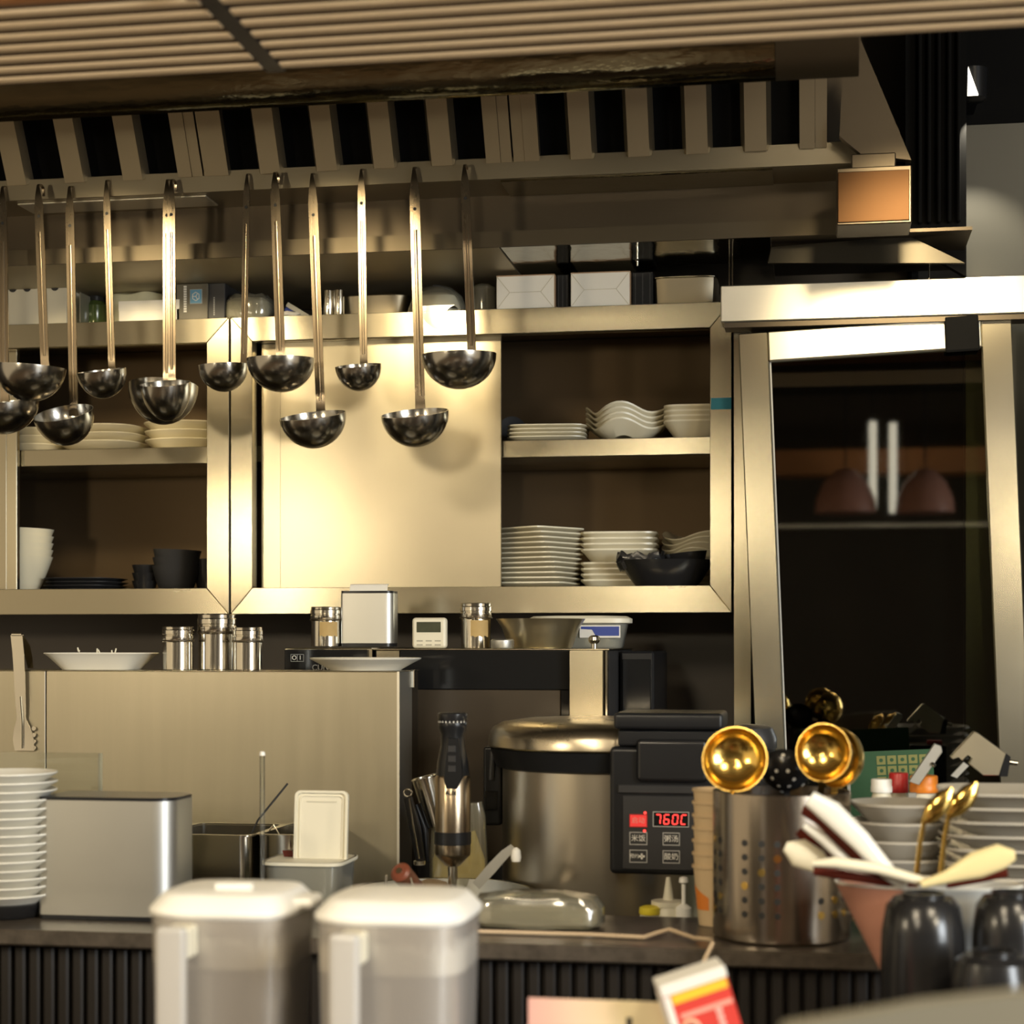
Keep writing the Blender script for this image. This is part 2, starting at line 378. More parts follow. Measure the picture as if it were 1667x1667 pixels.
# ------------------------------------------------------------------ slatted wood soffit
SZ = 2.10
soff = thing('slatted_soffit', 'oak slatted wooden soffit running along the top of the picture', 'soffit', (0, 1.97, SZ))
gapx = X(395, 1.97)
n = 7; y0, y1 = 1.845, 2.10; pitch = (y1 - y0) / n
for i in range(n):
    ya = y0 + i * pitch + 0.006 - 1.97; yb = ya + pitch * 0.40
    for (a, b) in ((-2.2, gapx - 0.012), (gapx + 0.012, 2.2)):
        put('slat', G().box(a, ya, 0, b, yb, 0.004, 0.001), SLATW, soff)
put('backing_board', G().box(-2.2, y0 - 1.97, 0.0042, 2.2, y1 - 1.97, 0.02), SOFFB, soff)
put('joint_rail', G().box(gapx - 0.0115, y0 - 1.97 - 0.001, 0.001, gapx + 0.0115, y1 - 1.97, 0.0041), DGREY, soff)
put('fascia_board', G().box(-2.2, y0 - 1.97 - 0.025, 0.005, 2.2, y0 - 1.97 - 0.001, 0.30, 0.003), FASCIA, soff)
pb = X(315, 1.82)
put('fascia_joint', G().box(pb - 0.010, -0.158, -0.010, pb + 0.010, -0.146, 0.30, 0.002), WOODH, soff)

# ------------------------------------------------------------------ exhaust hood
YA = 3.17
zA1 = Z(700, 264, YA); zA0 = Z(700, 296, YA)
zB1 = Z(1000, 369, 3.25); zB0 = Z(1000, 395, 3.25)
hx0 = -2.6; hx1 = X(1404, YA); hx2 = X(1484, 3.2)
hood = thing('exhaust_hood', 'large stainless steel exhaust hood above the ladles and cabinets', 'exhaust hood', (0, 3.4, 2.2))
def H(name, g, mat, label=None):
    for i in range(len(g.v)): g.v[i] = (g.v[i][0], g.v[i][1] - 3.4, g.v[i][2] - 2.2)
    return put(name, g, mat, hood, label=label)
# polished front skirt (bulged sheet)
zp = Z(700, 160, 2.65)
prof = [(2.655, zp), (2.640, zp + 0.004), (2.622, zp + 0.022), (2.606, zp + 0.06), (2.59, zp + 0.14), (2.58, zp + 0.55),
        (2.60, zp + 0.55), (2.61, zp + 0.14), (2.628, zp + 0.055), (2.650, zp + 0.015)]
H('front_skirt', G().prism(prof, 'x', hx0, X(1262, 2.65)), ST_MIRROR, 'polished steel front skirt with wavy reflections')
H('skirt_end', G().prism(prof, 'x', X(1262, 2.65) + 0.001, X(1398, 2.65)), ST_LEDGE)
H('trough', G().prism([(YA, zA1), (YA, zA0), (3.29, zA0), (3.29, zA0 + 0.004), (YA + 0.003, zA0 + 0.004), (YA + 0.003, zA1)], 'x', hx0, hx1), ST_HOOD)
H('trough_lip', G().box(hx0, YA, zA1 - 0.001, hx1, YA + 0.014, zA1 + 0.003, 0.001), ST_HOOD)
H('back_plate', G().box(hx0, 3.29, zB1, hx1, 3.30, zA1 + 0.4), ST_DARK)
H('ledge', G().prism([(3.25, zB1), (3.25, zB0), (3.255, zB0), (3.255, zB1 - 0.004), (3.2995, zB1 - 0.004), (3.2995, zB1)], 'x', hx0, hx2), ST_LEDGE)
xm = X(818, 3.3)
H('underside_panel', G().box(hx0, 3.256, zB0, xm, 3.78, zB0 + 0.006), ST_UNDER)
H('underside_panel', G().box(xm + 0.002, 3.256, zB0 + 0.003, X(1254, 3.3), 3.78, zB0 + 0.009), ST_MIRROR, 'polished underside panel mirroring the boxes')
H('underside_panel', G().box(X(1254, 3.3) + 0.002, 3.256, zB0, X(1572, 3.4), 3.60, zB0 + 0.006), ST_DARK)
# polished strip under the trough with a reflecting inlay
H('inlay_strip', G().box(X(818, 3.2), 3.18, zA0 - 0.0035, X(1258, 3.2), 3.286, zA0 - 0.0002), ST_MIRROR)
H('reflection_strip', G().box(X(32, 3.2), 3.19, zA0 - 0.004, X(338, 3.2), 3.26, zA0 - 0.0002, 0.001), ALU)  # bright strip standing in for a reflection on the trough underside
# right end: flared cheek plates
ck = [P(1372, 120, 3.10), P(1402, 40, 3.05), P(1482, 268, 3.15), P(1402, 262, 3.16), P(1366, 232, 3.16)]
H('end_cheek', G().prism([(p.x, p.z) for p in ck], 'y', 3.12, 3.14), ST_DARK)
hx3 = X(1571, 3.45)
H('end_wall', G().prism([(hx2, zA1 + 0.5), (hx2, zB0 + 0.02), (hx3, zB0 - 0.05), (hx3, zA1 + 0.5)], 'y', 3.42, 3.44), BLACKW)
for px_ in (1497, 1512, 1528, 1545, 1560):
    H('end_rib', G().box(X(px_ - 3, 3.415), 3.40, zB0 + 0.05, X(px_ + 3, 3.415), 3.42, zA1 + 0.3, 0.002), BLACKW)
H('end_flange', G().prism([(X(1255, 3.26), Z(1255, 392, 3.25)), (X(1482, 3.26), Z(1482, 374, 3.25)), (X(1571, 3.3), Z(1571, 428, 3.3)), (X(1250, 3.3), Z(1250, 428, 3.3))], 'y', 3.30, 3.312), ST_BLK)
for px_, py_ in ((1041, 424), (1412, 418)):
    c = P(px_, py_, 3.4)
    H('hanger_bolt', G().shell([(0.002, -0.012), (0.002, 0.012)], n=8, c=(c.x, 3.36, zB0 - 0.009)).shell([(0.004, 0), (0.004, 0.004)], n=6, c=(c.x, 3.36, zB0 - 0.012)), ST_SHINY)

bx = thing('junction_box', 'metal box with a painted copper-toned reflection, hanging at the right end of the hood', 'box', P(1423, 364, 3.08))
kk = K(1423, 3.08)
wb, hb = 60 * kk, 94 * kk
put('body', G().box(-wb, 0.003, 0, wb, 0.10, hb, 0.002), ST_DARK, bx)
put('front_plate', G().box(-wb + 0.002, 0, 0.004, wb - 0.004, 0.003, hb - 0.008, 0.001), WARM_REFL, bx)
put('mounting_bracket', G().box(-wb * 0.6, 0.03, hb, wb * 0.6, 0.09, hb + 0.03, 0.002), ST_DARK, bx)

# baffle filters: each lifts out of the hood
DY, DZ = -0.10, 0.19       # rise of the filter plane
def filt(px0, px1, which):
    t = thing('baffle_filter', f'steel baffle grease filter in the hood, {which}', 'filter', (X((px0+px1)/2, 3.17), 3.185, zA1 + 0.002), group='grease filters in a row under the hood')
    x0 = X(px0, 3.17) - t.location.x; x1 = X(px1, 3.17) - t.location.x; W = x1 - x0
    def slab(a, b, d0, d1, taper=0.0):
        """bar between x=a..b, standing d0..d1 in front of the filter plane"""
        L = math.hypot(DY, DZ); ny, nz = -DZ / L, DY / L       # outwards normal (towards the room, downwards)
        g = G(); vs = []
        for (yy, zz) in ((0, 0), (DY, DZ)):
            for (xx, dd) in ((a, d0), (b, d0), (b - taper, d1), (a + taper, d1)):
                vs.append((xx, yy + ny * dd, zz + nz * dd))
        g.add(vs, [(0,1,2,3),(7,6,5,4),(0,4,5,1),(1,5,6,2),(2,6,7,3),(3,7,4,0)])
        return g
    put('frame_side', slab(x0, x0 + 0.020, 0, 0.020), ST_HOOD, t)
    put('frame_side', slab(x1 - 0.020, x1, 0, 0.020), ST_HOOD, t)
    nb = 5; inner = W - 0.04; ptch = inner / nb
    me_b = None
    for i in range(nb + 1):
        c = x0 + 0.02 + i * ptch
        hw = 0.027
        a, b = max(c - hw, x0 + 0.0205), min(c + hw, x1 - 0.0205)
        if 0 < i < nb:
            if me_b is None: me_b = slab(-hw, hw, 0.004, 0.024, 0.008).mesh('baffle', ST_HOOD)
            put('baffle', me_b, ST_HOOD, t, loc=(c, 0, 0))
        else:
            put('baffle', slab(a, b, 0.004, 0.022, 0.0), ST_HOOD, t)
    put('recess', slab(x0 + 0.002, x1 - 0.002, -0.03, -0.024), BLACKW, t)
filt(-170, 331, 'leftmost of the three')
filt(334, 834, 'middle one above the tallest ladles')
filt(837, 1346, 'rightmost, next to the copper-toned box')

# small spot on the black wall
sp = thing('wall_spotlight', 'small black spotlight with a bright white slit on the dark wall', 'spotlight', P(1580, 140, 3.50))
put('housing', G().shell([(0.020, 0), (0.026, 0.004), (0.028, 0.06), (0.026, 0.062)], n=20), BLACKP, sp, loc=(0.004, 0, -0.03))
put('bracket', G().box(-0.006, 0.026, -0.02, 0.016, 0.118, 0.02), BLACKP, sp)
kk = K(1580, 3.47)
put('lens', G().prism([(-7 * kk, -23 * kk), (10 * kk, -23 * kk), (-6 * kk, 23 * kk)], 'y', -0.034, -0.026), EM_LAMP, sp)
l = bpy.data.lights.new('wall_spot_light', 'SPOT'); l.energy = 6; l.color = (1, 0.9, 0.7); l.spot_size = R(80); l.spot_blend = 0.6
lo = bpy.data.objects.new('wall_spot_light', l); COL.objects.link(lo); lo.location = P(1590, 175, 3.40); lo.rotation_euler = (R(18), 0, 0)

# ================================================================== wall cabinets
YC = 3.45
zc1 = (Z(370, 512, YC) + Z(1160, 497, YC)) / 2; zc0 = Z(900, 998, YC)
def frame(t, x0, x1, topw, botw, stl, str_, ox, oz):
    """mitred front frame of four pieces"""
    z0, z1 = zc0 - oz, zc1 - oz; x0 -= ox; x1 -= ox
    g = 0.0004; d0, d1 = 0.0, 0.03
    put('top_rail', G().prism([(x0 + g, z1), (x1 - g, z1), (x1 - str_ - g, z1 - topw), (x0 + stl + g, z1 - topw)], 'y', d0, d1, 0.0008), ST_H, t)
    put('bottom_rail', G().prism([(x0 + g, z0), (x0 + stl + g, z0 + botw), (x1 - str_ - g, z0 + botw), (x1 - g, z0)], 'y', d0, d1, 0.0008), ST_H, t)
    put('stile', G().prism([(x0, z0 + g), (x0, z1 - g), (x0 + stl, z1 - topw - g), (x0 + stl, z0 + botw + g)], 'y', d0, d1, 0.0008), ST_V, t)
    put('stile', G().prism([(x1, z0 + g), (x1 - str_, z0 + botw + g), (x1 - str_, z1 - topw - g), (x1, z1 - g)], 'y', d0, d1, 0.0008), ST_V, t)
def carcass(t, x0, x1, ox, oz, shelf_z):
    z0, z1 = zc0 - oz, zc1 - oz; x0 -= ox; x1 -= ox
    put('top_panel', G().box(x0, 0.0305, z1 - 0.006, x1, 0.345, z1), ST_H, t)
    put('bottom_panel', G().box(x0, 0.0305, z0 + 0.030, x1, 0.345, z0 + 0.044), ST_H, t)
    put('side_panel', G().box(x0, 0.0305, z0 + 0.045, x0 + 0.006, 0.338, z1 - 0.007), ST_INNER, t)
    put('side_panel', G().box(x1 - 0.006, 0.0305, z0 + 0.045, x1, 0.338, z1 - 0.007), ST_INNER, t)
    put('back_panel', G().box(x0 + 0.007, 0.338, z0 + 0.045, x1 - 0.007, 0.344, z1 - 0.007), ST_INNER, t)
    a, b = shelf_z
    put('shelf', G().box(x0 + 0.007, 0.05, a - oz, x1 - 0.007, 0.336, b - oz, 0.001), ST_H, t)
kc = K(600, YC)
lx0, lx1 = X(-360, YC), X(372.5, YC)
rx0, rx1 = X(375.5, YC), X(1191, YC)
TOPW, BOTW = 40 * kc, 43 * kc
cabL = thing('wall_cabinet', 'left stainless wall cabinet with white plates and black bowls inside', 'cabinet', ((lx0+lx1)/2, YC, zc0), group='steel wall cabinets')
ox, oz = cabL.location.x, cabL.location.z
frame(cabL, lx0, lx1, TOPW, BOTW, 38 * kc, 38 * kc, ox, oz)
shL = (Z(180, 757, YC + .05), Z(180, 730, YC + .05))
carcass(cabL, lx0, lx1, ox, oz, shL)
d0 = X(-325, YC + 0.033) - ox; d1 = X(11, YC + 0.033) - ox
dz0, dz1 = Z(600, 957, YC + .035) - oz, Z(600, 552, YC + .035) - oz
dl = put('sliding_door', G().box(d0, 0.0315, dz0, d1, 0.040, dz1, 0.001), ST_DOOR, cabL)
put('door_edge', G().box(d1 + 0.0003, 0.031, dz0, X(28, YC + 0.033) - ox, 0.046, dz1, 0.001), ST_V, dl)

cabR = thing('wall_cabinet', 'right stainless wall cabinet with sliding door closed on its left half', 'cabinet', ((rx0+rx1)/2, YC, zc0), group='steel wall cabinets')
ox, oz = cabR.location.x, cabR.location.z
frame(cabR, rx0, rx1, TOPW, BOTW, 37 * kc, 34 * kc, ox, oz)
shR = (Z(990, 742, YC + .05), Z(990, 714, YC + .05))
carcass(cabR, rx0, rx1, ox, oz, shR)
d0 = X(456, YC + .032) - ox; d1 = X(816, YC + .032) - ox
put('sliding_door', G().box(d0, 0.0315, dz0, d1, 0.038, dz1, 0.001), ST_DOOR, cabR, label='wide brushed steel sliding door')
put('sliding_door', G().box(X(426, YC + .042) - ox, 0.0395, dz0, d1 - 0.02, 0.046, dz1, 0.001), ST_DOOR, cabR)
put('door_track', G().box(X(413, YC + .04) - ox, 0.031, dz0 - 0.006, X(1157, YC + .04) - ox, 0.05, dz0 - 0.001), ST_V, cabR)
o = put('adhesive_tape', G().box(-16 * kc, -0.0006, -0.011, 16 * kc, 0, 0.011), TAPE, loc=P(1174, 657, YC - 0.0005))
tag(o, 'strip of blue tape stuck on the cabinet\'s right upright', 'tape')
zTop = zc1                      # cabinet tops
zLo = zc0 + 0.044               # cabinet floors

# ================================================================== ladles hanging from the trough lip
def ladle(tx, ty, bx_, by_, cx, rim, wd, dep, tilt, roll, label, hw=15, yoff=0.0, back=False):
    Yh = YA - 0.012 + yoff
    root = thing('ladle', label, 'ladle', P(tx, ty, Yh), group='steel ladles hanging in a row under the hood')
    o = root.location
    k = K(cx, 3.10); r = wd / 2 * k
    top = P(tx, ty + 4, Yh) - o
    Yb = Yh - 0.002
    bot = P(bx_, by_, Yb) - o
    # bowl: hemispherical shell, rim tilted towards the room
    g = G(); d = dep * k; lv = []
    N = 9
    for i in range(N + 1):
        a = i / N * math.pi / 2
        lv.append((max(r * math.sin(a), r * 0.03), -d * math.cos(a)))
    lv2 = [(max(q[0] - 0.0016, 0.0005), q[1] + 0.0016) for q in reversed(lv)]
    lv2[0] = (r - 0.0016, 0.0)
    sg = -1 if back else 1
    cpt = P(cx, rim, Yb - sg * r * 0.92) - o
    g.M = Matrix.Translation(cpt) @ Euler((R(tilt), R(roll), 0)).to_matrix().to_4x4()
    g.shell(lv + lv2, n=40)
    g.M = Matrix.Identity(4)
    put('bowl', g, ST_LADLE, root)
    # handle: flat bar with a hook over the lip at the top
    w_ = hw * k
    hk = []
    for i in range(7):
        a = math.pi * i / 6
        hk.append(Vector((top.x, -math.cos(a) * 0.012 + 0.012, top.z + math.sin(a) * 0.006)))
    hk = list(reversed(hk))
    hk.insert(0, hk[0] + Vector((0, 0, -0.012)))
    mid = [top.lerp(bot, t) for t in (0.06, 0.12, 0.4, 0.7, 0.93)]
    att = g_att = cpt + Vector((bot.x - cpt.x, 0, 0))
    dx = max(-r * 0.95, min(r * 0.95, bot.x - cpt.x)); yy = math.sqrt(max(r * r - dx * dx, 0))
    rimpt = Matrix.Translation(cpt) @ Euler((R(tilt), R(roll), 0)).to_matrix().to_4x4() @ Vector((dx, sg * (yy + 0.0012), -0.006))
    path = hk + mid + [bot, Vector((rimpt.x, rimpt.y, rimpt.z)), Vector((rimpt.x, rimpt.y - sg * 0.004, rimpt.z - 0.016))]
    nH = len(hk)
    wds = [w_ * 0.30] * nH + [w_ * 0.75, w_] + [w_, w_ * .98, w_ * .95, w_ * 0.95, w_ * 1.05, w_ * 0.9]
    hd = put('handle', G().strip(path, wds, 0.0028), ST_HANDLE, root)
    hp = top.lerp(bot, 0.17)
    put('hanging_hole', G().shell([(0.0030, 0), (0.0030, 0.0004)], n=12), PRINTK, hd, loc=(hp.x, hp.y - 0.0018, hp.z), rot=(R(90), 0, 0))
    # raised rib down the middle of the handle
    ribp = [top.lerp(bot, t) + Vector((0, -0.0016, 0)) for t in (0.26, 0.5, 0.8, 0.97)]
    put('handle_rib', G().tube(ribp, w_ * 0.17, 8, ry=0.0014, up=(0, 1, 0)), ST_HANDLE, hd)
ladle(4, 303, 8, 640, 3, 655, 118, 52, 12, -6, 'steel ladle cut off at the left edge of the picture', hw=15, yoff=0.0)
ladle(62, 300, 73, 588, 49, 597, 114, 56, 2, 4, 'wide dark steel ladle overlapping the one at the left edge', yoff=-0.028)
ladle(113, 303, 120, 664, 103, 672, 98, 54, 24, -4, 'long ladle hanging lowest on the left, bowl tipped forward')
ladle(173, 293, 182, 596, 165, 603, 82, 46, 13, -4, 'small shiny ladle hanging above the white plates', hw=12)
ladle(272, 292, 272, 618, 266, 628, 117, 66, -6, 0, 'large ladle behind a smaller nested one, in front of the left cabinet', hw=14, yoff=0.0, back=True)
ladle(279, 292, 280, 612, 269, 624, 82, 62, 16, 0, 'small ladle nested before the large one left of the cabinet joint', hw=13, yoff=-0.014)
ladle(402, 283, 397, 585, 363, 594, 82, 44, 4, -2, 'small ladle with its bowl turned left, before the cabinet joint', hw=11)
ladle(447, 280, 457, 580, 457, 584, 110, 54, 3, 0, 'broad ladle left of the sliding door, fourth bowl from the right', hw=16, yoff=-0.02)
ladle(508, 282, 522, 664, 509, 676, 109, 54, 15, -4, 'long-handled ladle hanging low at the left of the sliding door', hw=16)
ladle(588, 275, 592, 586, 583, 595, 76, 42, 14, -2, 'smallest ladle, in front of the middle of the sliding door', hw=13)
ladle(674, 272, 684, 656, 675, 672, 111, 56, 15, -3, 'long-handled ladle hanging low at the right of the sliding door', hw=17)
ladle(756, 268, 768, 572, 747, 577, 122, 56, 3, -1, 'widest ladle, furthest right in the row', hw=15, yoff=-0.01)

# ================================================================== glass-door appliance on the right
YD = 3.36
o = thing('overhead_beam', 'bright brushed aluminium beam across the top of the glass door', 'beam', P(1420, 517, YD - 0.02))
k = K(1420, YD)
put('front_cover', G().box(X(1173, YD - .02) - o.location.x, 0, 0, 2.2, 0.06, 60 * k, 0.002), ALU, o)
put('soffit_strip', G().box(X(1180, YD) - o.location.x, 0.004, -0.010, 2.2, 0.055, -0.001), ST_DARK, o)
for px_ in (1187, 1192, 1513):
    put('hanger_rod', G().tube([(X(px_, YD) - o.location.x, 0.03, 60 * k), (X(px_, YD) - o.location.x, 0.03, 60 * k + 0.07)], 0.0015, 6), ST_SHINY, o)

zb = 0.0
cabG = thing('display_cabinet', 'dark upright cabinet behind the tilted glass door', 'cabinet', (X(1420, YD), YD + .05, 0))
cx_ = cabG.location.x
gx0, gx1 = X(1193, YD + .02) - cx_, X(1700, YD + .02) - cx_
ztop = Z(1420, 522, YD)
put('jamb', G().box(gx0, 0, 0.0, X(1222, YD + .02) - cx_, 0.03, ztop, 0.001), ST_V, cabG)
put('jamb', G().box(X(1574, YD + .02) - cx_, 0, 0.0, X(1640, YD + .02) - cx_, 0.03, ztop, 0.001), ST_V, cabG)
put('side_wall', G().box(gx0, 0.031, 0, gx0 + 0.01, 0.37, ztop), BLACKW, cabG)
put('side_wall', G().box(gx1, 0.031, 0, gx1 + 0.01, 0.23, ztop), BLACKW, cabG)
put('back_wall', G().box(gx0 + 0.01, 0.20, 0, gx1, 0.21, ztop), BLACKW, cabG)
put('inner_shelf', G().box(gx0 + 0.012, 0.035, 0.98, gx1 - 0.002, 0.19, 0.99), ST_DARK, cabG)
# hanging door, sagging a little anticlockwise
dr = thing('glass_door', 'steel framed dark glass door hanging slightly crooked on the right', 'door', P(1421, 530, YD + 0.012), rot=(0, R(-2.3), 0))
k = K(1421, YD); W2 = 218 * k; HH = 1.12; sw = 48 * k
put('stile', G().box(-W2, -0.014, -HH, -W2 + sw, 0.014, 0, 0.002), ST_V, dr)
put('stile', G().box(W2 - sw, -0.014, -HH, W2, 0.014, 0, 0.002), ST_V, dr)
put('top_rail', G().box(-W2 + sw + 0.0005, -0.018, -49 * k, W2 - sw - 0.0005, 0.012, -1 * k, 0.002), ALU, dr, label='bright aluminium top rail')
put('bottom_rail', G().box(-W2 + sw + 0.0005, -0.012, -HH, W2 - sw - 0.0005, 0.012, -HH + 0.05, 0.002), ST_H, dr)
put('glass_pane', G().box(-W2 + sw + 0.0005, -0.002, -HH + 0.05, W2 - sw - 0.0005, 0.002, -49 * k), GLASSD, dr, label='dark reflecting glass pane')
put('corner_cap', G().box(W2 - sw - 58 * k, -0.030, -55 * k, W2 - sw - 4 * k, -0.0185, 2 * k, 0.003), BLACKW, dr, label='black plastic corner cap')
put('gasket', G().box(-W2 + sw + 0.001, -0.006, -HH + 0.05, -W2 + sw + 0.004, -0.0025, -50 * k), PRINTG, dr)
g = G()
for i in range(9):
    a = i * 0.7; p0 = Vector((0.012 * math.cos(a), 0.01 * math.sin(a), 0)); p1 = p0 + Vector((0.03 * math.cos(a), 0.01 * math.sin(a), 0.03 + 0.01 * (i % 3))); p2 = p1 + Vector((0.012 * math.cos(a), 0, -0.004))
    g.strip([p0, (p0 + p1) / 2, p1, p2], [0.006, 0.022, 0.018, 0.003], 0.001, (math.sin(a), 0.2, math.cos(a)))
tag(put('leafy_greens', g, plain('leaf_green', (0.20, 0.42, 0.05), 0.5, var=0.3), loc=(X(1490, 3.5), 3.5, 0.99), smooth=0), 'bunch of green leaves dimly seen behind the dark glass', 'vegetable')

# ================================================================== crockery helpers
def bowl_levels(r, h, base=0.45, th=0.004, curve=1.0, n=6):
    out = [(r * base, 0.0)]
    for i in range(1, n + 1):
        t = i / n; out.append((r * (base + (1 - base) * t ** (1 / (1 + curve))), h * t))
    inn = [(max(a - th, 0.001), b) for a, b in reversed(out)]
    inn[-1] = (inn[-1][0], th)
    return out + inn
def plate_levels(r, h, foot=0.55, th=0.004):
    out = [(r * foot, 0), (r * foot, 0.002), (r * (foot + .12), 0.002), (r * 0.985, h - th * 0.5), (r, h - th * 0.25), (r, h)]
    inn = [(r * 0.975, h), (r * (foot + .10), 0.002 + th), (r * 0.2, 0.002 + th)]
    return out + inn
def stack(name, label, cat, group, me, mat, base, n, step, jx=0.0, jy=0.0, rz=0.0, lean=(0, 0), rnd=0.0):
    for i in range(n):
        o = put(name, me, mat, loc=(base[0] + jx * i + random.uniform(-rnd, rnd), base[1] + jy * i, base[2] + step * i),
                rot=(lean[0] * i, lean[1] * i, rz + random.uniform(-rnd, rnd) * 8))
        tag(o, label.format(rank(i, n)), cat, group)

# ---- left cabinet, upper shelf: rounded white plates lying in two heaps
zs = shL[1] + 0.0005; yy = YC + 0.16; k = K(200, yy)
me = G().shell(plate_levels(68 * k, 16 * k, 0.6, 0.005), p=3.0, n=40).mesh('plate', CREAM)
stack('plate', 'cream rounded plate on the left upper shelf, left heap, {}', 'plate', 'cream plates on the left upper shelf', me, CREAM, (X(172, yy), yy, zs), 3, 13 * k, rnd=0.003)
me2 = G().shell(plate_levels(66 * k, 18 * k, 0.6, 0.005), p=2.4, n=40).mesh('plate', CREAM)
stack('plate', 'cream rounded plate on the left upper shelf, right heap, {}', 'plate', 'cream plates on the left upper shelf', me2, CREAM, (X(304, yy + .01), yy + .01, zs), 3, 14 * k, rnd=0.003)
me3 = G().shell(plate_levels(50 * k, 15 * k, 0.6, 0.005), p=2.4, n=32).mesh('plate', CREAM)
stack('plate', 'cream plate at the shelf end behind the lowest ladle, {}', 'plate', 'cream plates on the left upper shelf', me3, CREAM, (X(60, yy), yy, zs), 3, 13 * k, rnd=0.002)
# ---- left cabinet, floor
z0 = zLo + 0.0005; yy = YC + 0.14; k = K(60, yy)
me = G().shell(bowl_levels(47 * k, 62 * k, 0.42, 0.003, 0.25), n=40).mesh('deep_bowl', CREAM)
stack('deep_bowl', 'cream deep bowl in the stack at the left cabinet door, {}', 'bowl', 'cream deep bowls', me, CREAM, (X(38, yy), yy, z0), 5, 11.5 * k, lean=(0, 0.008))
k = K(150, yy)
me = G().shell(plate_levels(62 * k, 9 * k, 0.6, 0.003), p=3, n=36).mesh('slate_plate', BLACKM)
stack('slate_plate', 'matt black plate on the left cabinet floor, {}', 'plate', 'black plates on the left cabinet floor', me, BLACKM, (X(140, yy + .03), yy + .03, z0), 4, 6 * k, rnd=0.004)
k = K(235, yy)
me = G().shell(bowl_levels(21 * k, 22 * k, 0.6, 0.003, 0.4), n=28).mesh('sauce_dish', BLACKC)
stack('sauce_dish', 'small glossy black dish beside the black bowls, {}', 'dish', 'small black dishes', me, BLACKC, (X(236, yy), yy, z0), 3, 13 * k)
k = K(287, yy)
me = G().shell(bowl_levels(39 * k, 46 * k, 0.55, 0.003, 0.6), n=40).mesh('soup_bowl', BLACKM)
stack('soup_bowl', 'matt black bowl in the stack by the cabinet joint, {}', 'bowl', 'matt black soup bowls', me, BLACKM, (X(287, yy), yy, z0), 3, 13 * k, lean=(0, 0.02))
o = put('soup_bowl', G().shell(bowl_levels(24 * k, 58 * k, 0.6, 0.003, 0.5), n=28), BLACKC, loc=(X(338, yy + .03), yy + .03, z0))
tag(o, 'tall dark cup half hidden behind the left cabinet\'s right upright', 'cup')

# ---- right cabinet, upper shelf
zs = shR[1] + 0.0005; yy = YC + 0.14; k = K(900, yy)
me = G().shell([(46 * k, 0), (62 * k, 5 * k), (64 * k, 6 * k), (64 * k, 7.5 * k), (60 * k, 7 * k), (44 * k, 2.5 * k)], p=6, n=40, rot=0.06).mesh('square_plate', CREAM)
stack('square_plate', 'thin square cream plate, upper right shelf, left stack, {}', 'plate', 'thin square plates on the upper right shelf', me, CREAM, (X(893, yy), yy, zs), 4, 6.2 * k, rnd=0.001)
k = K(1020, yy)
me = G().shell([(36 * k, 0), (52 * k, 12 * k), (61 * k, 20 * k), (61 * k, 23 * k), (50 * k, 15 * k), (34 * k, 3 * k)], p=4, n=48, wav=4.5 * k, kw=4, ph=2.2, rot=0.5).mesh('wavy_dish', CREAM)
stack('wavy_dish', 'cream dish with wavy rim on the upper right shelf, {}', 'dish', 'wavy dishes', me, CREAM, (X(1022, yy), yy, zs + 4 * k), 4, 8.5 * k)
k = K(1125, yy)
me = G().shell([(30 * k, 0), (46 * k, 22 * k), (49 * k, 25 * k), (49 * k, 28 * k), (45 * k, 26 * k), (28 * k, 4 * k)], p=5, n=40, rot=0.03).mesh('square_bowl', CREAM)
stack('square_bowl', 'cream square bowl beside the blue tape, upper right shelf, {}', 'bowl', 'square bowls on the upper right shelf', me, CREAM, (X(1131, yy - .03), yy - .03, zs), 4, 8 * k)
me = G().shell(plate_levels(22 * k, 6 * k, 0.6, 0.003), n=24).mesh('slate_plate', BLACKM)
for i in range(3):
    tag(put('slate_plate', me, BLACKM, loc=(X(832, yy + .09), yy + .10 + 0.012 * i, zs + 36 * k), rot=(R(70), R(20), 0)),
        'dark plate leaning in the shadow left of the thin square plates, ' + ('front', 'middle', 'back')[i] + ' one', 'plate', 'dark leaning plates')
# ---- right cabinet, floor
z0 = zLo + 0.0005; yy = YC + 0.14; k = K(880, yy)
me = G().shell([(44 * k, 0), (54 * k, 4.5 * k), (57 * k, 5.5 * k), (57 * k, 8 * k), (54 * k, 7.2 * k), (42 * k, 2.2 * k)], p=9, n=56).mesh('square_plate', CREAM)
n = 13
for i in range(n):
    rz = -R(9 + 28 * (i / (n - 1)) ** 1.3)
    tag(put('square_plate', me, CREAM, loc=(X(876 + (i % 3), yy), yy, z0 + 8.0 * k * i), rot=(0, R(0.3 * math.sin(i)), rz)),
        f'square cream plate in the tall stack right of the sliding door, {rank(i, n)}', 'plate', 'tall stack of square plates')
k = K(1010, yy)
me = G().shell([(46 * k, 0), (58 * k, 14 * k), (63 * k, 18 * k), (63 * k, 21 * k), (58 * k, 19 * k), (44 * k, 4 * k)], p=6, n=40, rot=0.04).mesh('square_bowl', CREAM)
zz = z0
for i in range(8):
    tag(put('square_bowl', me, CREAM, loc=(X(1010, yy + .06), yy + .06, zz)), f'cream square bowl in the stack behind the black bowl, {rank(i, 8)}', 'bowl', 'square bowls behind the black bowl')
    zz += (9.2 if i != 3 else 22) * k
k = K(1130, yy)
me = G().shell([(36 * k, 0), (50 * k, 10 * k), (56 * k, 17 * k), (56 * k, 19 * k), (50 * k, 13 * k), (34 * k, 2.5 * k)], p=3, n=44, wav=4 * k, kw=3, ph=1.0).mesh('wavy_dish', CREAM)
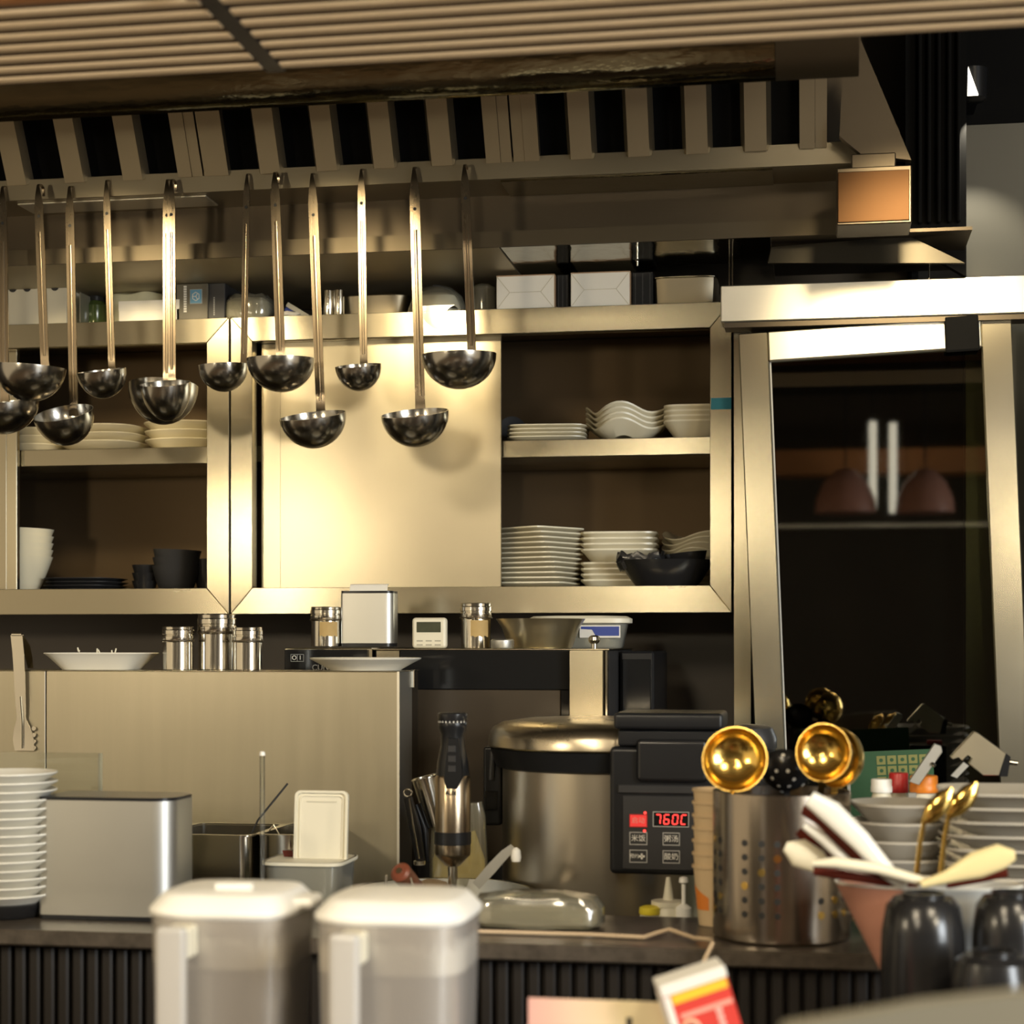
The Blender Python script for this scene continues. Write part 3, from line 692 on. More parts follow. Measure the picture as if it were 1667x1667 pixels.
for i in range(9):
    tag(put('wavy_dish', me, CREAM, loc=(X(1138, yy + .08), yy + .10, z0 + 4 * k + 9.5 * k * i), rot=(0, R(-0.6 * i), 0.15 * i)), f'cream wavy dish behind the black bowl at the right upright, {rank(i, 9)}', 'dish', 'wavy dishes at the right upright')
yb = YC + 0.09 + 0.0; k = K(1082, yb)
bb = put('serving_bowl', G().shell(bowl_levels(78 * k, 50 * k, 0.52, 0.003, 0.35), n=48, asp=0.72), BLACKC, loc=(X(1085, yb), yb, z0))
tag(bb, 'large glossy black bowl at the right of the cabinet floor', 'bowl')
o = put('nested_bowl', G().shell(bowl_levels(36 * k, 28 * k, 0.6, 0.003, 0.8), n=32, asp=0.8), BLACKC, loc=(X(1118, yb), yb, z0 + 34 * k), rot=(0, R(-6), 0))
tag(o, 'small black bowl lying inside the large black bowl', 'bowl')
g = G(); pts = []
for a in range(3):
    g.shell([(34 * k, 0), (40 * k, 12 * k), (38 * k, 20 * k), (34 * k, 20 * k), (30 * k, 4 * k)], p=2 + a, n=30, wav=(3 + a) * k, kw=5 + 2 * a, ph=a, c=(0, 0, a * 3 * k), asp=0.7)
o = put('black_film', g, BLACKC, loc=(X(1044, yb), yb - 0.004, z0 + 34 * k)); tag(o, 'crumpled black plastic wrap inside the large black bowl', 'plastic wrap')

# ================================================================== things on top of the cabinets
zt = zTop + 0.0005
def onbox(name, px0, px1, pytop, Y, dep, mat, label, cat, group=None, extra=None, bev=0.001):
    c = (px0 + px1) / 2; k = K(c, Y); w2 = (X(px1, Y) - X(px0, Y)) / 2; h = Z(c, pytop, Y) - zt
    t = thing(name, label, cat, (X(c, Y), Y, zt), group=group)
    put('body', G().box(-w2, 0, 0, w2, dep, h, bev), mat, t)
    if extra: extra(t, w2, h, k)
    return t
def notches(t, w2, h, k):
    for f in (-0.78, -0.30, 0.62):
        put('punched_notch', G().prism([(f * w2 + 7 * k * math.cos(a), h + 0.0004 - abs(7 * k * math.sin(a))) for a in [math.pi * i / 8 for i in range(9)]], 'y', -0.0008, -0.0002), PRINTK, t)
    put('lid_gap', G().box(-w2, -0.0006, 0, w2, -0.0002, 0.003), PRINTK, t)
onbox('carton', 10, 108, 468, 3.47, 0.16, CARTON, 'pale carton with punched half-round notches at the far left on the cabinet', 'carton', extra=notches)
o = put('clear_divider', G().box(-0.0015, 0, 0, 0.0015, 0.12, 52 * K(130, 3.47), 0.0005), ACRYLE, loc=(X(130, 3.47), 3.47, zt)); tag(o, 'clear upright plastic divider beside the pale carton', 'divider')
k = K(152, 3.5)
t = thing('green_jar', 'dark green glass jar between the divider and the white bag', 'jar', (X(154, 3.54), 3.54, zt))
put('body', G().shell([(20 * k, 0), (22 * k, 3 * k), (22 * k, 38 * k), (15 * k, 46 * k), (14 * k, 46 * k)], n=24), plain('glass_dark_green', (0.06, 0.09, 0.025), 0.15, var=0.4, scale=14), t)
put('lid', G().shell([(16 * k, 0), (16 * k, 7 * k), (15 * k, 8 * k)], n=24), BLACKP, t, loc=(0, 0, 46.2 * k))
# white bag and box
k = K(225, 3.56)
g = G().shell([(52 * k, 0), (56 * k, 16 * k), (56 * k, 40 * k), (48 * k, 54 * k), (20 * k, 60 * k)], p=3.4, n=40, wav=2.2 * k, kw=5, asp=0.6)
tag(put('food_bag', g, plain('bag_cream', (0.72, 0.70, 0.50), 0.35, var=0.15, scale=20), loc=(X(232, 3.57), 3.57, zt + 2.4 * k)), 'soft cream plastic bag behind the white carton on the left cabinet', 'bag')
def foldlid(t, w2, h, k):
    put('lid_flap', G().box(-w2, -0.0008, h * 0.55, w2, -0.0001, h, 0.0002), PAPER, t)
onbox('white_carton', 193, 292, 489, 3.47, 0.06, PAPER, 'low bright white carton left of the grey box with the emblem', 'carton', extra=foldlid)
def emblem(t, w2, h, k):
    s = 9.5 * k; cx, cz = 7 * k, h - 21 * k
    e = put('emblem_panel', G().box(cx - s - k, -0.0008, cz - s * 1.25, cx + s + k, -0.0001, cz + s * 1.25), PRINTG, t, label='blue square emblem')
    put('emblem_field', G().box(cx - s, -0.0012, cz - s * 1.15, cx + s, -0.0009, cz + s * 1.15), EMBLEM, e)
    ring = []
    put('emblem_ring', G().tube([(cx + 6.3 * k * math.cos(a), -0.0014, cz + 7 * k * math.sin(a)) for a in [2 * math.pi * i / 6 + 0.52 for i in range(7)]], 0.8 * k, 5, cap=False), PRINTW, e)
    g = G()
    for a in (math.pi, math.pi / 3, -math.pi / 3):
        g.tube([(cx, -0.0014, cz), (cx + 6.5 * k * math.cos(a), -0.0014, cz + 6.5 * k * math.sin(a))], 0.7 * k, 5)
    put('emblem_spokes', g, PRINTW, e)
    for i in range(11):
        zz = h - 3 * k - i * 4.0 * k
        put('printed_letter', G().box(-14 * k, -0.0006, zz - 3 * k, -9 * k, -0.0001, zz), PRINTW, t)
onbox('product_box', 287, 338, 462, 3.47, 0.12, plain('box_grey_print', (0.14, 0.125, 0.09), 0.5, var=0.1), 'grey box with a light blue emblem and white vertical lettering', 'box', extra=emblem)
def lines(t, w2, h, k):
    for i in range(9):
        put('printed_letter', G().box(-5 * k, -0.0006, 8 * k + i * 3.4 * k, -3 * k, -0.0001, 10.4 * k + i * 3.4 * k), PRINTG, t)
onbox('black_box', 339, 366, 461, 3.475, 0.12, BLACKM, 'narrow black box right of the emblem box', 'box', extra=lines)
# wrapped bundle
k = K(406, 3.5)
t = thing('wrapped_bundle', 'bundle wrapped in clear crinkled plastic above the cabinet joint', 'bundle', (X(407, 3.51), 3.51, zt))
put('contents', G().shell([(34 * k, 1 * k), (36 * k, 8 * k), (35 * k, 30 * k), (26 * k, 37 * k)], p=4, n=32, asp=0.8), plain('bundle_grey', (0.42, 0.40, 0.32), 0.5, var=0.3, scale=40), t)
put('wrapping', G().shell([(37 * k, 3 * k), (40 * k, 12 * k), (38 * k, 34 * k), (30 * k, 42 * k), (10 * k, 44 * k)], p=3, n=44, wav=1.6 * k, kw=9, asp=0.8), FILM, t)
t = thing('blue_packet', 'flat packet with a blue end leaning beside the wrapped bundle', 'packet', (X(478, 3.5), 3.5, zt), rot=(0, R(32), 0))
put('sleeve', G().box(-24 * k, 0, 12 * k, 24 * k, 0.09, 20 * k, 0.001), CARTON, t)
put('blue_end', G().box(-22 * k, -0.002, 5 * k, 18 * k, 0.088, 12 * k, 0.001), BLUE, t)
tag(put('paper_scrap', G().shell([(16 * k, 0), (20 * k, 3 * k), (14 * k, 7 * k)], p=2.5, n=20, wav=1.5 * k, kw=4, asp=0.6), PAPER, loc=(X(468, 3.47), 3.475, zt + 1.6 * k)), 'crumpled white paper in front of the blue packet', 'paper')
# steel tumblers, tray, dome
for i, px_ in enumerate((535, 552)):
    k = K(px_, 3.52)
    tag(put('steel_tumbler', G().shell([(8 * k, 0), (9 * k, 2 * k), (9 * k, 48 * k), (8 * k, 49 * k), (7.5 * k, 48 * k), (7.5 * k, 3 * k)], n=24), ST_SHINY, loc=(X(px_, 3.52), 3.52, zt)),
        ('left' if i == 0 else 'right') + ' one of two tall narrow steel tumblers on the cabinet', 'tumbler', 'narrow steel tumblers')
k = K(615, 3.56)
tag(put('steel_tray', G().shell([(44 * k, 0), (50 * k, 3 * k), (56 * k, 40 * k), (58 * k, 41 * k), (54 * k, 40 * k), (47 * k, 4 * k)], p=5, n=40, asp=0.7), ST_HOOD, loc=(X(616, 3.58), 3.58, zt)), 'dull steel food pan standing behind the ladles above the sliding door', 'pan')
k = K(718, 3.5)
t = thing('domed_container', 'clear plastic domed container with film hanging over the cabinet edge', 'container', (X(712, 3.53), 3.53, zt))
put('dome', G().shell([(50 * k, 4 * k), (49 * k, 14 * k), (42 * k, 34 * k), (26 * k, 48 * k), (6 * k, 54 * k)], n=40, asp=0.8), FILM, t)
put('white_contents', G().shell([(40 * k, 1 * k), (41 * k, 6 * k), (34 * k, 34 * k), (16 * k, 40 * k)], p=3, n=32, asp=0.7), PAPER, t)
put('rim', G().tube([(51 * k * math.cos(a), 0.8 * 51 * k * math.sin(a), 4 * k) for a in [2 * math.pi * i / 32 for i in range(33)]], 1.3 * k, 6, cap=False), DGREY, t)
put('dome_band', G().tube([(46 * k * math.sin(a) - 3 * k, -38 * k * math.cos(a) * 0.5, 8 * k + 42 * k * math.cos(a)) for a in [i * math.pi / 24 for i in range(13)]], 1.2 * k, 6), DGREY, t)
yf = YC - 0.003 - 3.53
g = G()
fp = [(-24, 8), (-16, -6), (-4, -18), (8, -28), (22, -30), (25, -28), (26, -10), (32, 2), (42, 8)]
g.prism([(a * k, b * k) for a, b in fp], 'y', yf - 0.0012, yf)
g.box(-24 * k, yf, 7 * k, 42 * k, -0.8 * 44 * k, 7.6 * k)
put('hanging_film', g, FILM, t)
k = K(790, 3.5)
t = thing('dark_jar', 'dark jar in clear wrap left of the first white carton', 'jar', (X(788, 3.52), 3.52, zt))
put('body', G().shell([(15 * k, 0), (17 * k, 2 * k), (17 * k, 42 * k), (13 * k, 47 * k)], n=24), BLACKC, t)
put('wrap', G().shell([(18.5 * k, 1 * k), (19 * k, 20 * k), (18 * k, 46 * k), (14 * k, 50 * k)], n=24, wav=0.8 * k, kw=7), FILM, t)
def envelope(t, w2, h, k):
    g = G(); r = 0.5 * k
    for (a, b) in (((-w2, h), (-w2 + 22 * k, h * 0.5)), ((-w2, 0), (-w2 + 22 * k, h * 0.5)), ((w2, h), (w2 - 22 * k, h * 0.5)), ((w2, 0), (w2 - 22 * k, h * 0.5)), ((-w2 + 22 * k, h * 0.5), (w2 - 22 * k, h * 0.5))):
        g.tube([(a[0], -0.0003, a[1]), (b[0], -0.0003, b[1])], r, 5)
    put('fold_crease', g, CARTON, t)
    put('edge_strip', G().box(-w2, -0.0008, h - 1.2 * k, w2, 0.001, h + 0.0006), CARD_EDGE, t)
    put('edge_strip', G().box(w2 + 0.0001, 0, 0, w2 + 0.0012, 0.1, h), CARD_EDGE, t)
onbox('white_box', 808, 902, 448, 3.462, 0.13, PAPER, 'white carton with creased folded end, left of the two', 'carton', group='white cartons with folded ends', extra=envelope)
onbox('white_box', 929, 1025, 443, 3.462, 0.13, PAPER, 'white carton with creased folded end, right of the two', 'carton', group='white cartons with folded ends', extra=envelope)
def ribs(t, w2, h, k):
    for f in (-0.7, 0.0, 0.7):
        put('edge_rib', G().box(f * w2 - 0.8 * k, -0.001, 2 * k, f * w2 + 0.8 * k, 0, h - 2 * k), DGREY, t)
onbox('black_case', 906, 926, 447, 3.475, 0.10, BLACKP, 'thin black case between the two white cartons', 'case', extra=ribs)
onbox('black_case', 1029, 1063, 443, 3.475, 0.10, BLACKP, 'black case with ribs right of the white cartons', 'case', extra=ribs)
k = K(1118, 3.5)
t = thing('food_pan', 'dull steel food pan at the right end of the cabinet top', 'pan', (X(1118, 3.53), 3.53, zt))
put('body', G().shell([(46 * k, 0), (50 * k, 3 * k), (52 * k, 44 * k), (49 * k, 44 * k), (46 * k, 4 * k)], p=6, n=40, asp=0.9), ST_HOOD, t)
put('rim', G().shell([(52 * k, 44.3 * k), (54 * k, 45 * k), (54 * k, 46.5 * k), (50 * k, 46.5 * k)], p=6, n=40, asp=0.9), ST_H, t)

# ================================================================== rear worktop and the appliances under the cabinets
ZW = 0.90
wt = thing('rear_worktop', 'stainless worktop along the back of the kitchen', 'worktop', (-0.8, 3.1, 0))
put('top', G().box(-2.0, -0.52, ZW - 0.04, 2.6, 0.22, ZW, 0.001), ST_H, wt)
put('rear_top', G().box(-2.0, 0.2205, ZW - 0.04, X(1183, 3.4) + 0.8, 0.68, ZW, 0.001), ST_H, wt)
put('front_apron', G().box(-2.0, -0.50, 0.10, 2.6, -0.47, ZW - 0.041), ST_H, wt)
# microwave ovens: tops at eye level
YO = 3.14
zo = Z(760, 1056, YO)
ov = thing('oven', 'black-fronted oven under the right cabinet with a stainless control pillar', 'oven', (X(800, YO), YO, ZW + 0.001))
ox = ov.location.x; zb = ZW + 0.001
def bo(p0, p1, y0p, y1p, d0, d1, bev=0.001):
    return G().box(X(p0, YO) - ox, d0, Z(760, y1p, YO) - zb, X(p1, YO) - ox, d1, Z(760, y0p, YO) - zb, bev)
put('casing', G().box(X(608, YO) - ox, 0.012, 0, X(990, YO) - ox, 0.42, zo - zb - 0.003, 0.002), DGREY, ov)
put('top_plate', G().box(X(606, YO) - ox, 0.0, zo - zb - 0.0025, X(992, YO) - ox, 0.42, zo - zb, 0.0006), ST_H, ov)
put('corner_plate', bo(612, 650, 1059, 1120, 0, 0.011), ST_H, ov)
put('glass_front', bo(651, 927, 1059, 1122, 0, 0.011), BLACKG, ov)
put('window', bo(651, 912, 1123, 1400, 0.002, 0.011), plain('oven_window', (0.055, 0.042, 0.028), 0.25, var=0.2), ov)
put('window_edge', bo(913, 927, 1123, 1400, 0, 0.011), BLACKG, ov)
put('control_pillar', bo(929, 984, 1058, 1166, -0.02, 0.011), ST_H, ov)
put('pillar_base', bo(929, 984, 1167, 1400, -0.012, 0.011), BLACKG, ov)
put('edge_trim', bo(985.5, 990, 1058, 1400, -0.005, 0.011), ST_SHINY, ov)
kn = put('knob', G().shell([(5, 0), (5, 8), (8, 10), (10, 14), (9, 19), (5, 22)], n=20), ST_SHINY, ov)
kk = K(965, YO); kn.scale = (kk, kk, kk); kn.location = (X(965, YO) - ox, 0.02, zo - zb)
sb = thing('side_unit', 'dark box standing right of the oven under the cabinet', 'box', (X(1040, 3.3), 3.3, ZW + 0.001))
put('body', G().box(-0.035, 0, 0, 0.028, 0.3, zo - zb - 0.005, 0.004), BLACKP, sb)
put('door', G().box(-0.03, -0.004, 0.01, 0.022, -0.0005, zo - zb - 0.02, 0.001), BLACKG, sb)
YI = 3.13
ind = thing('small_appliance', 'small black-fronted appliance with a framed switch symbol behind the steel panel', 'appliance', (X(533, YI), YI, ZW + 0.001))
ix = ind.location.x; zi = Z(533, 1053, YI)
put('casing', G().box(X(461, YI) - ix, 0.006, 0, X(604, YI) - ix, 0.40, zi - zb - 0.002, 0.002), ST_H, ind)
put('front_panel', G().box(X(463, YI) - ix, 0, 0, X(598, YI) - ix, 0.0055, zi - zb - 0.005, 0.0006), BLACKG, ind)
kk = K(480, YI)
cz = Z(484, 1071, YI) - zb; cxx = X(484, YI) - ix
fr = put('switch_symbol', G().box(cxx - 11 * kk, -0.0006, cz + 5.4 * kk, cxx + 11 * kk, 0, cz + 6 * kk).box(cxx - 11 * kk, -0.0006, cz - 6 * kk, cxx + 11 * kk, 0, cz - 5.4 * kk)
         .box(cxx - 11 * kk, -0.0006, cz - 6 * kk, cxx - 10.4 * kk, 0, cz + 6 * kk).box(cxx + 10.4 * kk, -0.0006, cz - 6 * kk, cxx + 11 * kk, 0, cz + 6 * kk).box(cxx - .3 * kk, -0.0006, cz - 6 * kk, cxx + .3 * kk, 0, cz + 6 * kk), PRINTG, ind, label='pale framed O and I symbol')
text('symbol_o', 'O', 10 * kk, (cxx - 5 * kk, -0.0008, cz), PRINTW, ind)
text('symbol_i', 'I', 10 * kk, (cxx + 5 * kk, -0.0008, cz), PRINTW, ind)
text('brand_lettering', 'CUNI', 13 * kk, (X(508, YI) - ix, -0.0008, Z(508, 1087, YI) - zb), PRINTG, ind, align='LEFT')

# steel upright panels of the cooking range (a seam at the left)
YP = 2.92
zp1 = Z(400, 1092, YP)
for (a, b, lab, extra) in ((-420, 73.5, 'narrow stainless upright panel at the far left, with tongs hung on it', False), (75.5, 650, 'wide stainless upright panel with water streaks, carrying plate and shakers', True)):
    pn = thing('range_upstand', lab, 'panel', (X((a + b) / 2, YP), YP, ZW + 0.001), group='stainless upright panels')
    x0, x1 = X(a, YP) - pn.location.x, X(b, YP) - pn.location.x
    hgt = zp1 - ZW - 0.001
    put('front_sheet', G().box(x0, 0, 0, x1, 0.004, hgt - 0.0015, 0.0006), steel('steel_streaked' if extra else 'steel_streaked_narrow', col=(0.46, 0.415, 0.31), rough=0.40, brush=(5, 5, 0.35), var=0.16, bump=0, scale=9, streak=0.5), pn)
    put('top_sheet', G().box(x0, 0, hgt - 0.0012, x1, 0.16, hgt, 0.0004), ST_H, pn)
    put('core', G().box(x0 + 0.001, 0.005, 0, x1 - 0.003, 0.155, hgt - 0.002), ST_DARK, pn)
    if extra:
        put('end_sheet', G().box(x1 - 0.0025, 0.0045, 0, x1, 0.095, hgt - 0.0015), ST_CHROME, pn)
        put('edge_strip', G().box(x1 - 0.004, -0.001, 0, x1 + 0.0005, -0.0002, hgt - 0.001), ALU, pn)
        put('catch', G().box(x1 + 0.0002, 0.085, hgt - 0.03, x1 + 0.006, 0.095, hgt + 0.001, 0.001), ST_SHINY, pn)
zp1 += 0.0005
# tongs hung over the narrow panel
k = K(35, YP)
tg = thing('tongs', 'steel serving tongs hooked over the far left upright panel', 'tongs', P(33, 1030, YP - 0.008))
o_ = tg.location
arm = [P(27, 1034, YP - .010) - o_, P(30, 1062, YP - .010) - o_, P(32, 1100, YP - .010) - o_, P(33, 1132, YP - .010) - o_, P(35, 1170, YP - .008) - o_, P(37, 1188, YP - .007) - o_, P(38, 1205, YP - .006) - o_, P(40, 1222, YP - .006) - o_]
put('front_arm', G().strip(arm, [20 * k, 20 * k, 19 * k, 18 * k, 15 * k, 30 * k, 36 * k, 33 * k], 0.002), ST_SHINY, tg)
put('rear_arm', G().strip([P(29, 1034, YP - .006) - o_, P(42, 1050, YP + .06) - o_, P(47, 1070, YP + .10) - o_, P(50, 1087, YP + .13) - o_], [20 * k, 15 * k, 13 * k, 10 * k], 0.002), ST_SHINY, tg)
put('spring_bend', G().tube([P(20, 1033, YP - .008) - o_, P(36, 1033, YP - .008) - o_], 0.004, 10), ST_SHINY, tg)
put('arm_groove', G().tube([P(33, 1134, YP - .0125) - o_, P(36, 1175, YP - .0105) - o_, P(36, 1218, YP - .0085) - o_], 2.2 * k, 8), ST_SHINY, tg)
for i in range(4):
    put('tooth', G().shell([(3.5 * k, 0), (3.5 * k, 0.002)], n=12), ST_SHINY, tg, loc=P(55.5, 1186 + 10.5 * i, YP - .0045) - o_, rot=(R(90), 0, 0))
# plate, shakers
yq = YP + 0.075; k = K(170, yq)
sq = thing('serving_dish', 'white rectangular dish with shredded garnish on the steel panel', 'dish', (X(166, yq), yq, zp1))
put('body', G().shell([(58 * k, 0), (60 * k, 2 * k), (80 * k, 22 * k), (86 * k, 26 * k), (85 * k, 27.5 * k), (78 * k, 24 * k), (56 * k, 5 * k)], p=5, n=44, asp=0.72, rot=0.05), WHITE, sq)
for i, (a, b, c) in enumerate(((-28, 8, 20), (-26, 14, -30), (4, 12, 5), (34, 12, 25), (10, 9, -40), (30, 8, -10))):
    put('garnish_shred', G().tube([(a * k, -30 * k, 24 * k), ((a + c * 0.1) * k, -30 * k, (26 + b * 0.7) * k)], 1.3 * k, 6), PLCREAM, sq)
k = K(595, yq)
tag(put('round_plate', G().shell([(58 * k, 0), (60 * k, 2 * k), (78 * k, 12 * k), (90 * k, 18 * k), (91 * k, 20 * k), (89 * k, 20.5 * k), (76 * k, 15 * k), (56 * k, 5 * k)], n=56), WHITE, loc=(X(595, yq), yq, zp1)), 'empty round white plate at the right end of the steel panel', 'plate')
def shaker(px, top, wd, Y, zbase, label, label_mat=None, glass=False, group='steel shakers on the steel panel'):
    k = K(px, Y); h = Z(px, top, Y) - zbase; r = wd / 2 * k
    t = thing('shaker', label, 'shaker', (X(px, Y), Y, zbase), group=group)
    hc = h * 0.36
    put('body', G().shell([(r * .92, 0), (r * .95, h * .01), (r * .95, h - hc), (r * .90, h - hc + 0.001)], n=36), ST_SHINY, t)
    put('screw_cap', G().shell([(r * .98, h - hc), (r, h - hc + .001), (r, h - hc * .62), (r * .96, h - hc * .58), (r * .96, h - hc * .52), (r, h - hc * .48), (r, h - hc * .25), (r * .95, h - hc * .2), (r * .96, h - hc * .04), (r * .92, h)], n=36), ST_SHINY, t)
    put('thread_band', G().tube([(r * 1.005 * math.cos(a), r * 1.005 * math.sin(a), h - hc * .9) for a in [2 * math.pi * i / 28 for i in range(29)]], 0.0012, 6, cap=False), ST_DARK, t)
    if label_mat:
        g = G(); vs = []; fs = []
        aa = [R(-100 + 8 * i) for i in range(10)]
        for i, a in enumerate(aa):
            w = 0.02 * h * math.sin(i * 2)
            vs += [(r * .958 * math.cos(a), r * .958 * math.sin(a), h * .26 + w), (r * .958 * math.cos(a), r * .958 * math.sin(a), h * .62)]
        fs = [(2*i, 2*i+2, 2*i+3, 2*i+1) for i in range(9)]
        put('torn_label', g.add(vs, fs), label_mat, t)
TAN = plain('label_tan', (0.45, 0.31, 0.12), 0.7, var=0.15, scale=40)
ys = YP + 0.06
shaker(290, 1020, 52, ys, zp1, 'steel shaker, left of the three on the steel panel')
shaker(353, 1000, 64, ys + 0.035, zp1, 'tallest steel shaker, standing behind between two shorter ones')
shaker(403, 1021, 50, ys, zp1, 'steel shaker, right of the three on the steel panel')
# things on the ovens
zi_ = zi + 0.0005; zo_ = zo + 0.0005
shaker(531, 988, 52, 3.22, zi_, 'steel shaker with torn label beside the napkin dispenser', TAN, group='steel shakers on the ovens')
shaker(775, 982, 52, 3.24, zo_, 'steel shaker with a large tan label right of the timer', TAN, group='steel shakers on the ovens')
def dispenser(px0, pxe, px1, top, Y, zbase, label, napkin=True):
    k = K(px0, Y); w = X(pxe, Y) - X(px0, Y) + 0.012; h = Z(px0, top, Y) - zbase
    d = 0.10 * w / 0.18
    t = thing('napkin_dispenser', label, 'dispenser', ((X(px0, Y) + X(pxe, Y)) / 2, Y, zbase), group='satin steel napkin dispensers')
    bw = w / 2
    def rr(inset, z0, z1, r=min(0.03, w * 0.16)):
        pts = []
        for cx, cy, a0 in ((bw - r - inset, r + inset, -90), (bw - r - inset, d - r - inset, 0), (-bw + .006 + inset, d - .006 - inset, 90), (-bw + .006 + inset, .006 + inset, 180)):
            rr_ = r if cx > 0 else 0.006
            for i in range(7):
                a = R(a0 + 15 * i); pts.append((cx + rr_ * math.cos(a), cy + rr_ * math.sin(a)))
        return G().prism(pts, 'z', z0, z1)
    put('base', rr(0.001, 0, 0.006), BLACKP, t)
    put('shell', rr(0, 0.0062, h - 0.0045), ST_CHROME, t)
    put('top_trim', rr(0.0005, h - 0.0043, h), BLACKP, t)
    if napkin:
        g = G()
        pr = []
        for i in range(8):
            a = i / 7; pr.append((d * 0.35 + 0.02 * a, h + 0.016 * math.sin(a * 1.5)))
        g.strip([(0.0, y_, z_) for y_, z_ in [(d * .30, h), (d * .32, h + .008), (d * .37, h + .012), (d * .5, h + .013)]], w * 0.72, 0.0012)
        put('napkin', g, PAPER, t)
    return t
dispenser(559, 634, 680, 962, 3.21, zo_ if zo > zi else zi_, 'small satin steel napkin dispenser with a napkin on the oven')
k = K(698, 3.20)
t = thing('kitchen_timer', 'white square digital kitchen timer on the oven', 'timer', (X(698, 3.20), 3.20, zo_))
put('body', G().box(-28.5 * k, 0, 0, 28.5 * k, 0.02, 50 * k, 0.006, 3), PLCREAM, t)
put('screen', G().box(-20 * k, -0.0008, 26 * k, 20 * k, 0, 43 * k), LCD, t)
for i, (a, b) in enumerate(((-15, 12), (0, 12), (15, 12), (-15, 5.5), (0, 5.5), (15, 5.5))):
    put('button', G().box((a - 5) * k, -0.0007, (b - 1) * k, (a + 5) * k, 0, (b + 1.2) * k), plain('timer_button_grey', (0.40, 0.38, 0.30), 0.5) if i == 0 else bpy.data.materials['timer_button_grey'], t)
k = K(880, 3.21)
t = thing('mixing_bowl', 'steel mixing bowl with flared rim on the oven', 'bowl', (X(880, 3.25), 3.25, zo_))
put('body', G().shell([(50 * k, 0), (53 * k, 3 * k), (64 * k, 34 * k), (73 * k, 47 * k), (74 * k, 48.5 * k), (71 * k, 48 * k), (62 * k, 35 * k), (50 * k, 4 * k)], n=56), ST_SATIN, t)
tag(put('steel_cover', G().shell([(18 * k, 0), (19 * k, 2 * k), (19 * k, 13 * k), (17 * k, 15 * k)], n=28), ST_CHROME, loc=(X(818, 3.18), 3.18, zo_)), 'small round steel lid leaning at the mixing bowl\'s left', 'lid')
k = K(950, 3.38)
t = thing('plastic_tub', 'clear lidded plastic tub with blue and white label behind the mixing bowl', 'tub', (X(945, 3.40), 3.40, zo_))
put('body', G().shell([(68 * k, 0), (70 * k, 2 * k), (78 * k, 42 * k), (76 * k, 42 * k), (67 * k, 3 * k)], p=4, n=40, asp=0.5), TUB, t)
put('lid', G().shell([(80 * k, 40 * k), (84 * k, 41 * k), (84 * k, 48 * k), (76 * k, 52 * k), (40 * k, 53 * k)], p=4, n=40, asp=0.55), PLCREAM, t)
lb = put('label_card', G().box(4 * k, -40.6 * k, 17 * k, 70 * k, -40 * k, 37 * k), PRINTW, t, label='white and blue paper label')
put('label_stripe', G().prism([(30 * k, 20 * k), (68 * k, 20 * k), (68 * k, 35 * k), (6 * k, 35 * k), (6 * k, 31 * k), (24 * k, 30 * k)], 'y', -41.2 * k, -40.7 * k), BLUE, lb)

# ================================================================== things on the rear worktop
zw = ZW + 0.0008
# steel insert pans
def insert_pan(px0, px1, top, Y, dep, label):
    c = (px0 + px1) / 2; w2 = (X(px1, Y) - X(px0, Y)) / 2; h = Z(c, top, Y) - zw
    t = thing('insert_pan', label, 'pan', (X(c, Y), Y, zw), group='deep steel insert pans')
    th = 0.002; r = 0.02
    def ring(w, y0, y1, r, n=6):
        pts = []
        for cx, cy, a0 in ((w - r, y1 - r, 0), (-w + r, y1 - r, 90), (-w + r, y0 + r, 180), (w - r, y0 + r, 270)):
            for i in range(n): a = R(a0 + 90 * i / (n - 1)); pts.append((cx + r * math.cos(a), cy + r * math.sin(a)))
        return pts
    a = ring(w2 - .006, .006, dep - .006, r); b = ring(w2 - .006 - th, .006 + th, dep - .006 - th, r - th)
    g = G(); n = len(a)
    vs = [(p[0], p[1], 0) for p in a] + [(p[0], p[1], h) for p in a] + [(p[0], p[1], h) for p in b] + [(p[0], p[1], th) for p in b]
    fs = [tuple(range(n - 1, -1, -1)), tuple(range(3 * n, 4 * n))]
    for s_ in range(3):
        fs += [(s_*n + i, s_*n + (i+1) % n, (s_+1)*n + (i+1) % n, (s_+1)*n + i) for i in range(n)]
    put('body', g.add(vs, fs), ST_SHINY, t)
    o_ = ring(w2, 0, dep, r + .004); g = G()
    vs = [(p[0], p[1], h + .0005) for p in o_] + [(p[0], p[1], h + .003) for p in o_] + [(p[0], p[1], h + .003) for p in b] + [(p[0], p[1], h + .0005) for p in b]
    fs = []
    for s_ in range(4):
        q = (s_ + 1) % 4
        fs += [(s_*n + i, s_*n + (i+1) % n, q*n + (i+1) % n, q*n + i) for i in range(n)]
    put('rim', g.add(vs, fs), ST_SHINY, t)
    return t
insert_pan(255, 412, 1362, 2.712, 0.19, 'deep steel insert pan half hidden behind the napkin dispenser')
insert_pan(414, 492, 1362, 2.712, 0.19, 'narrow steel insert pan holding a dark skewer')
tag(put('skewer', G().tube([P(468, 1276, 2.86), P(420, 1335, 2.80), P(405, 1366, 2.77), P(398, 1400, 2.76)], 0.0018, 8), PRINTK), 'thin dark skewer leaning out of the steel pan', 'skewer')
tag(put('wire_hook', G().tube([P(425, 1366, 2.78), P(446, 1343, 2.78), P(456, 1362, 2.78), P(462, 1380, 2.78)], 0.0016, 8), ST_SHINY), 'bent steel wire hook over the pan rim', 'hook')
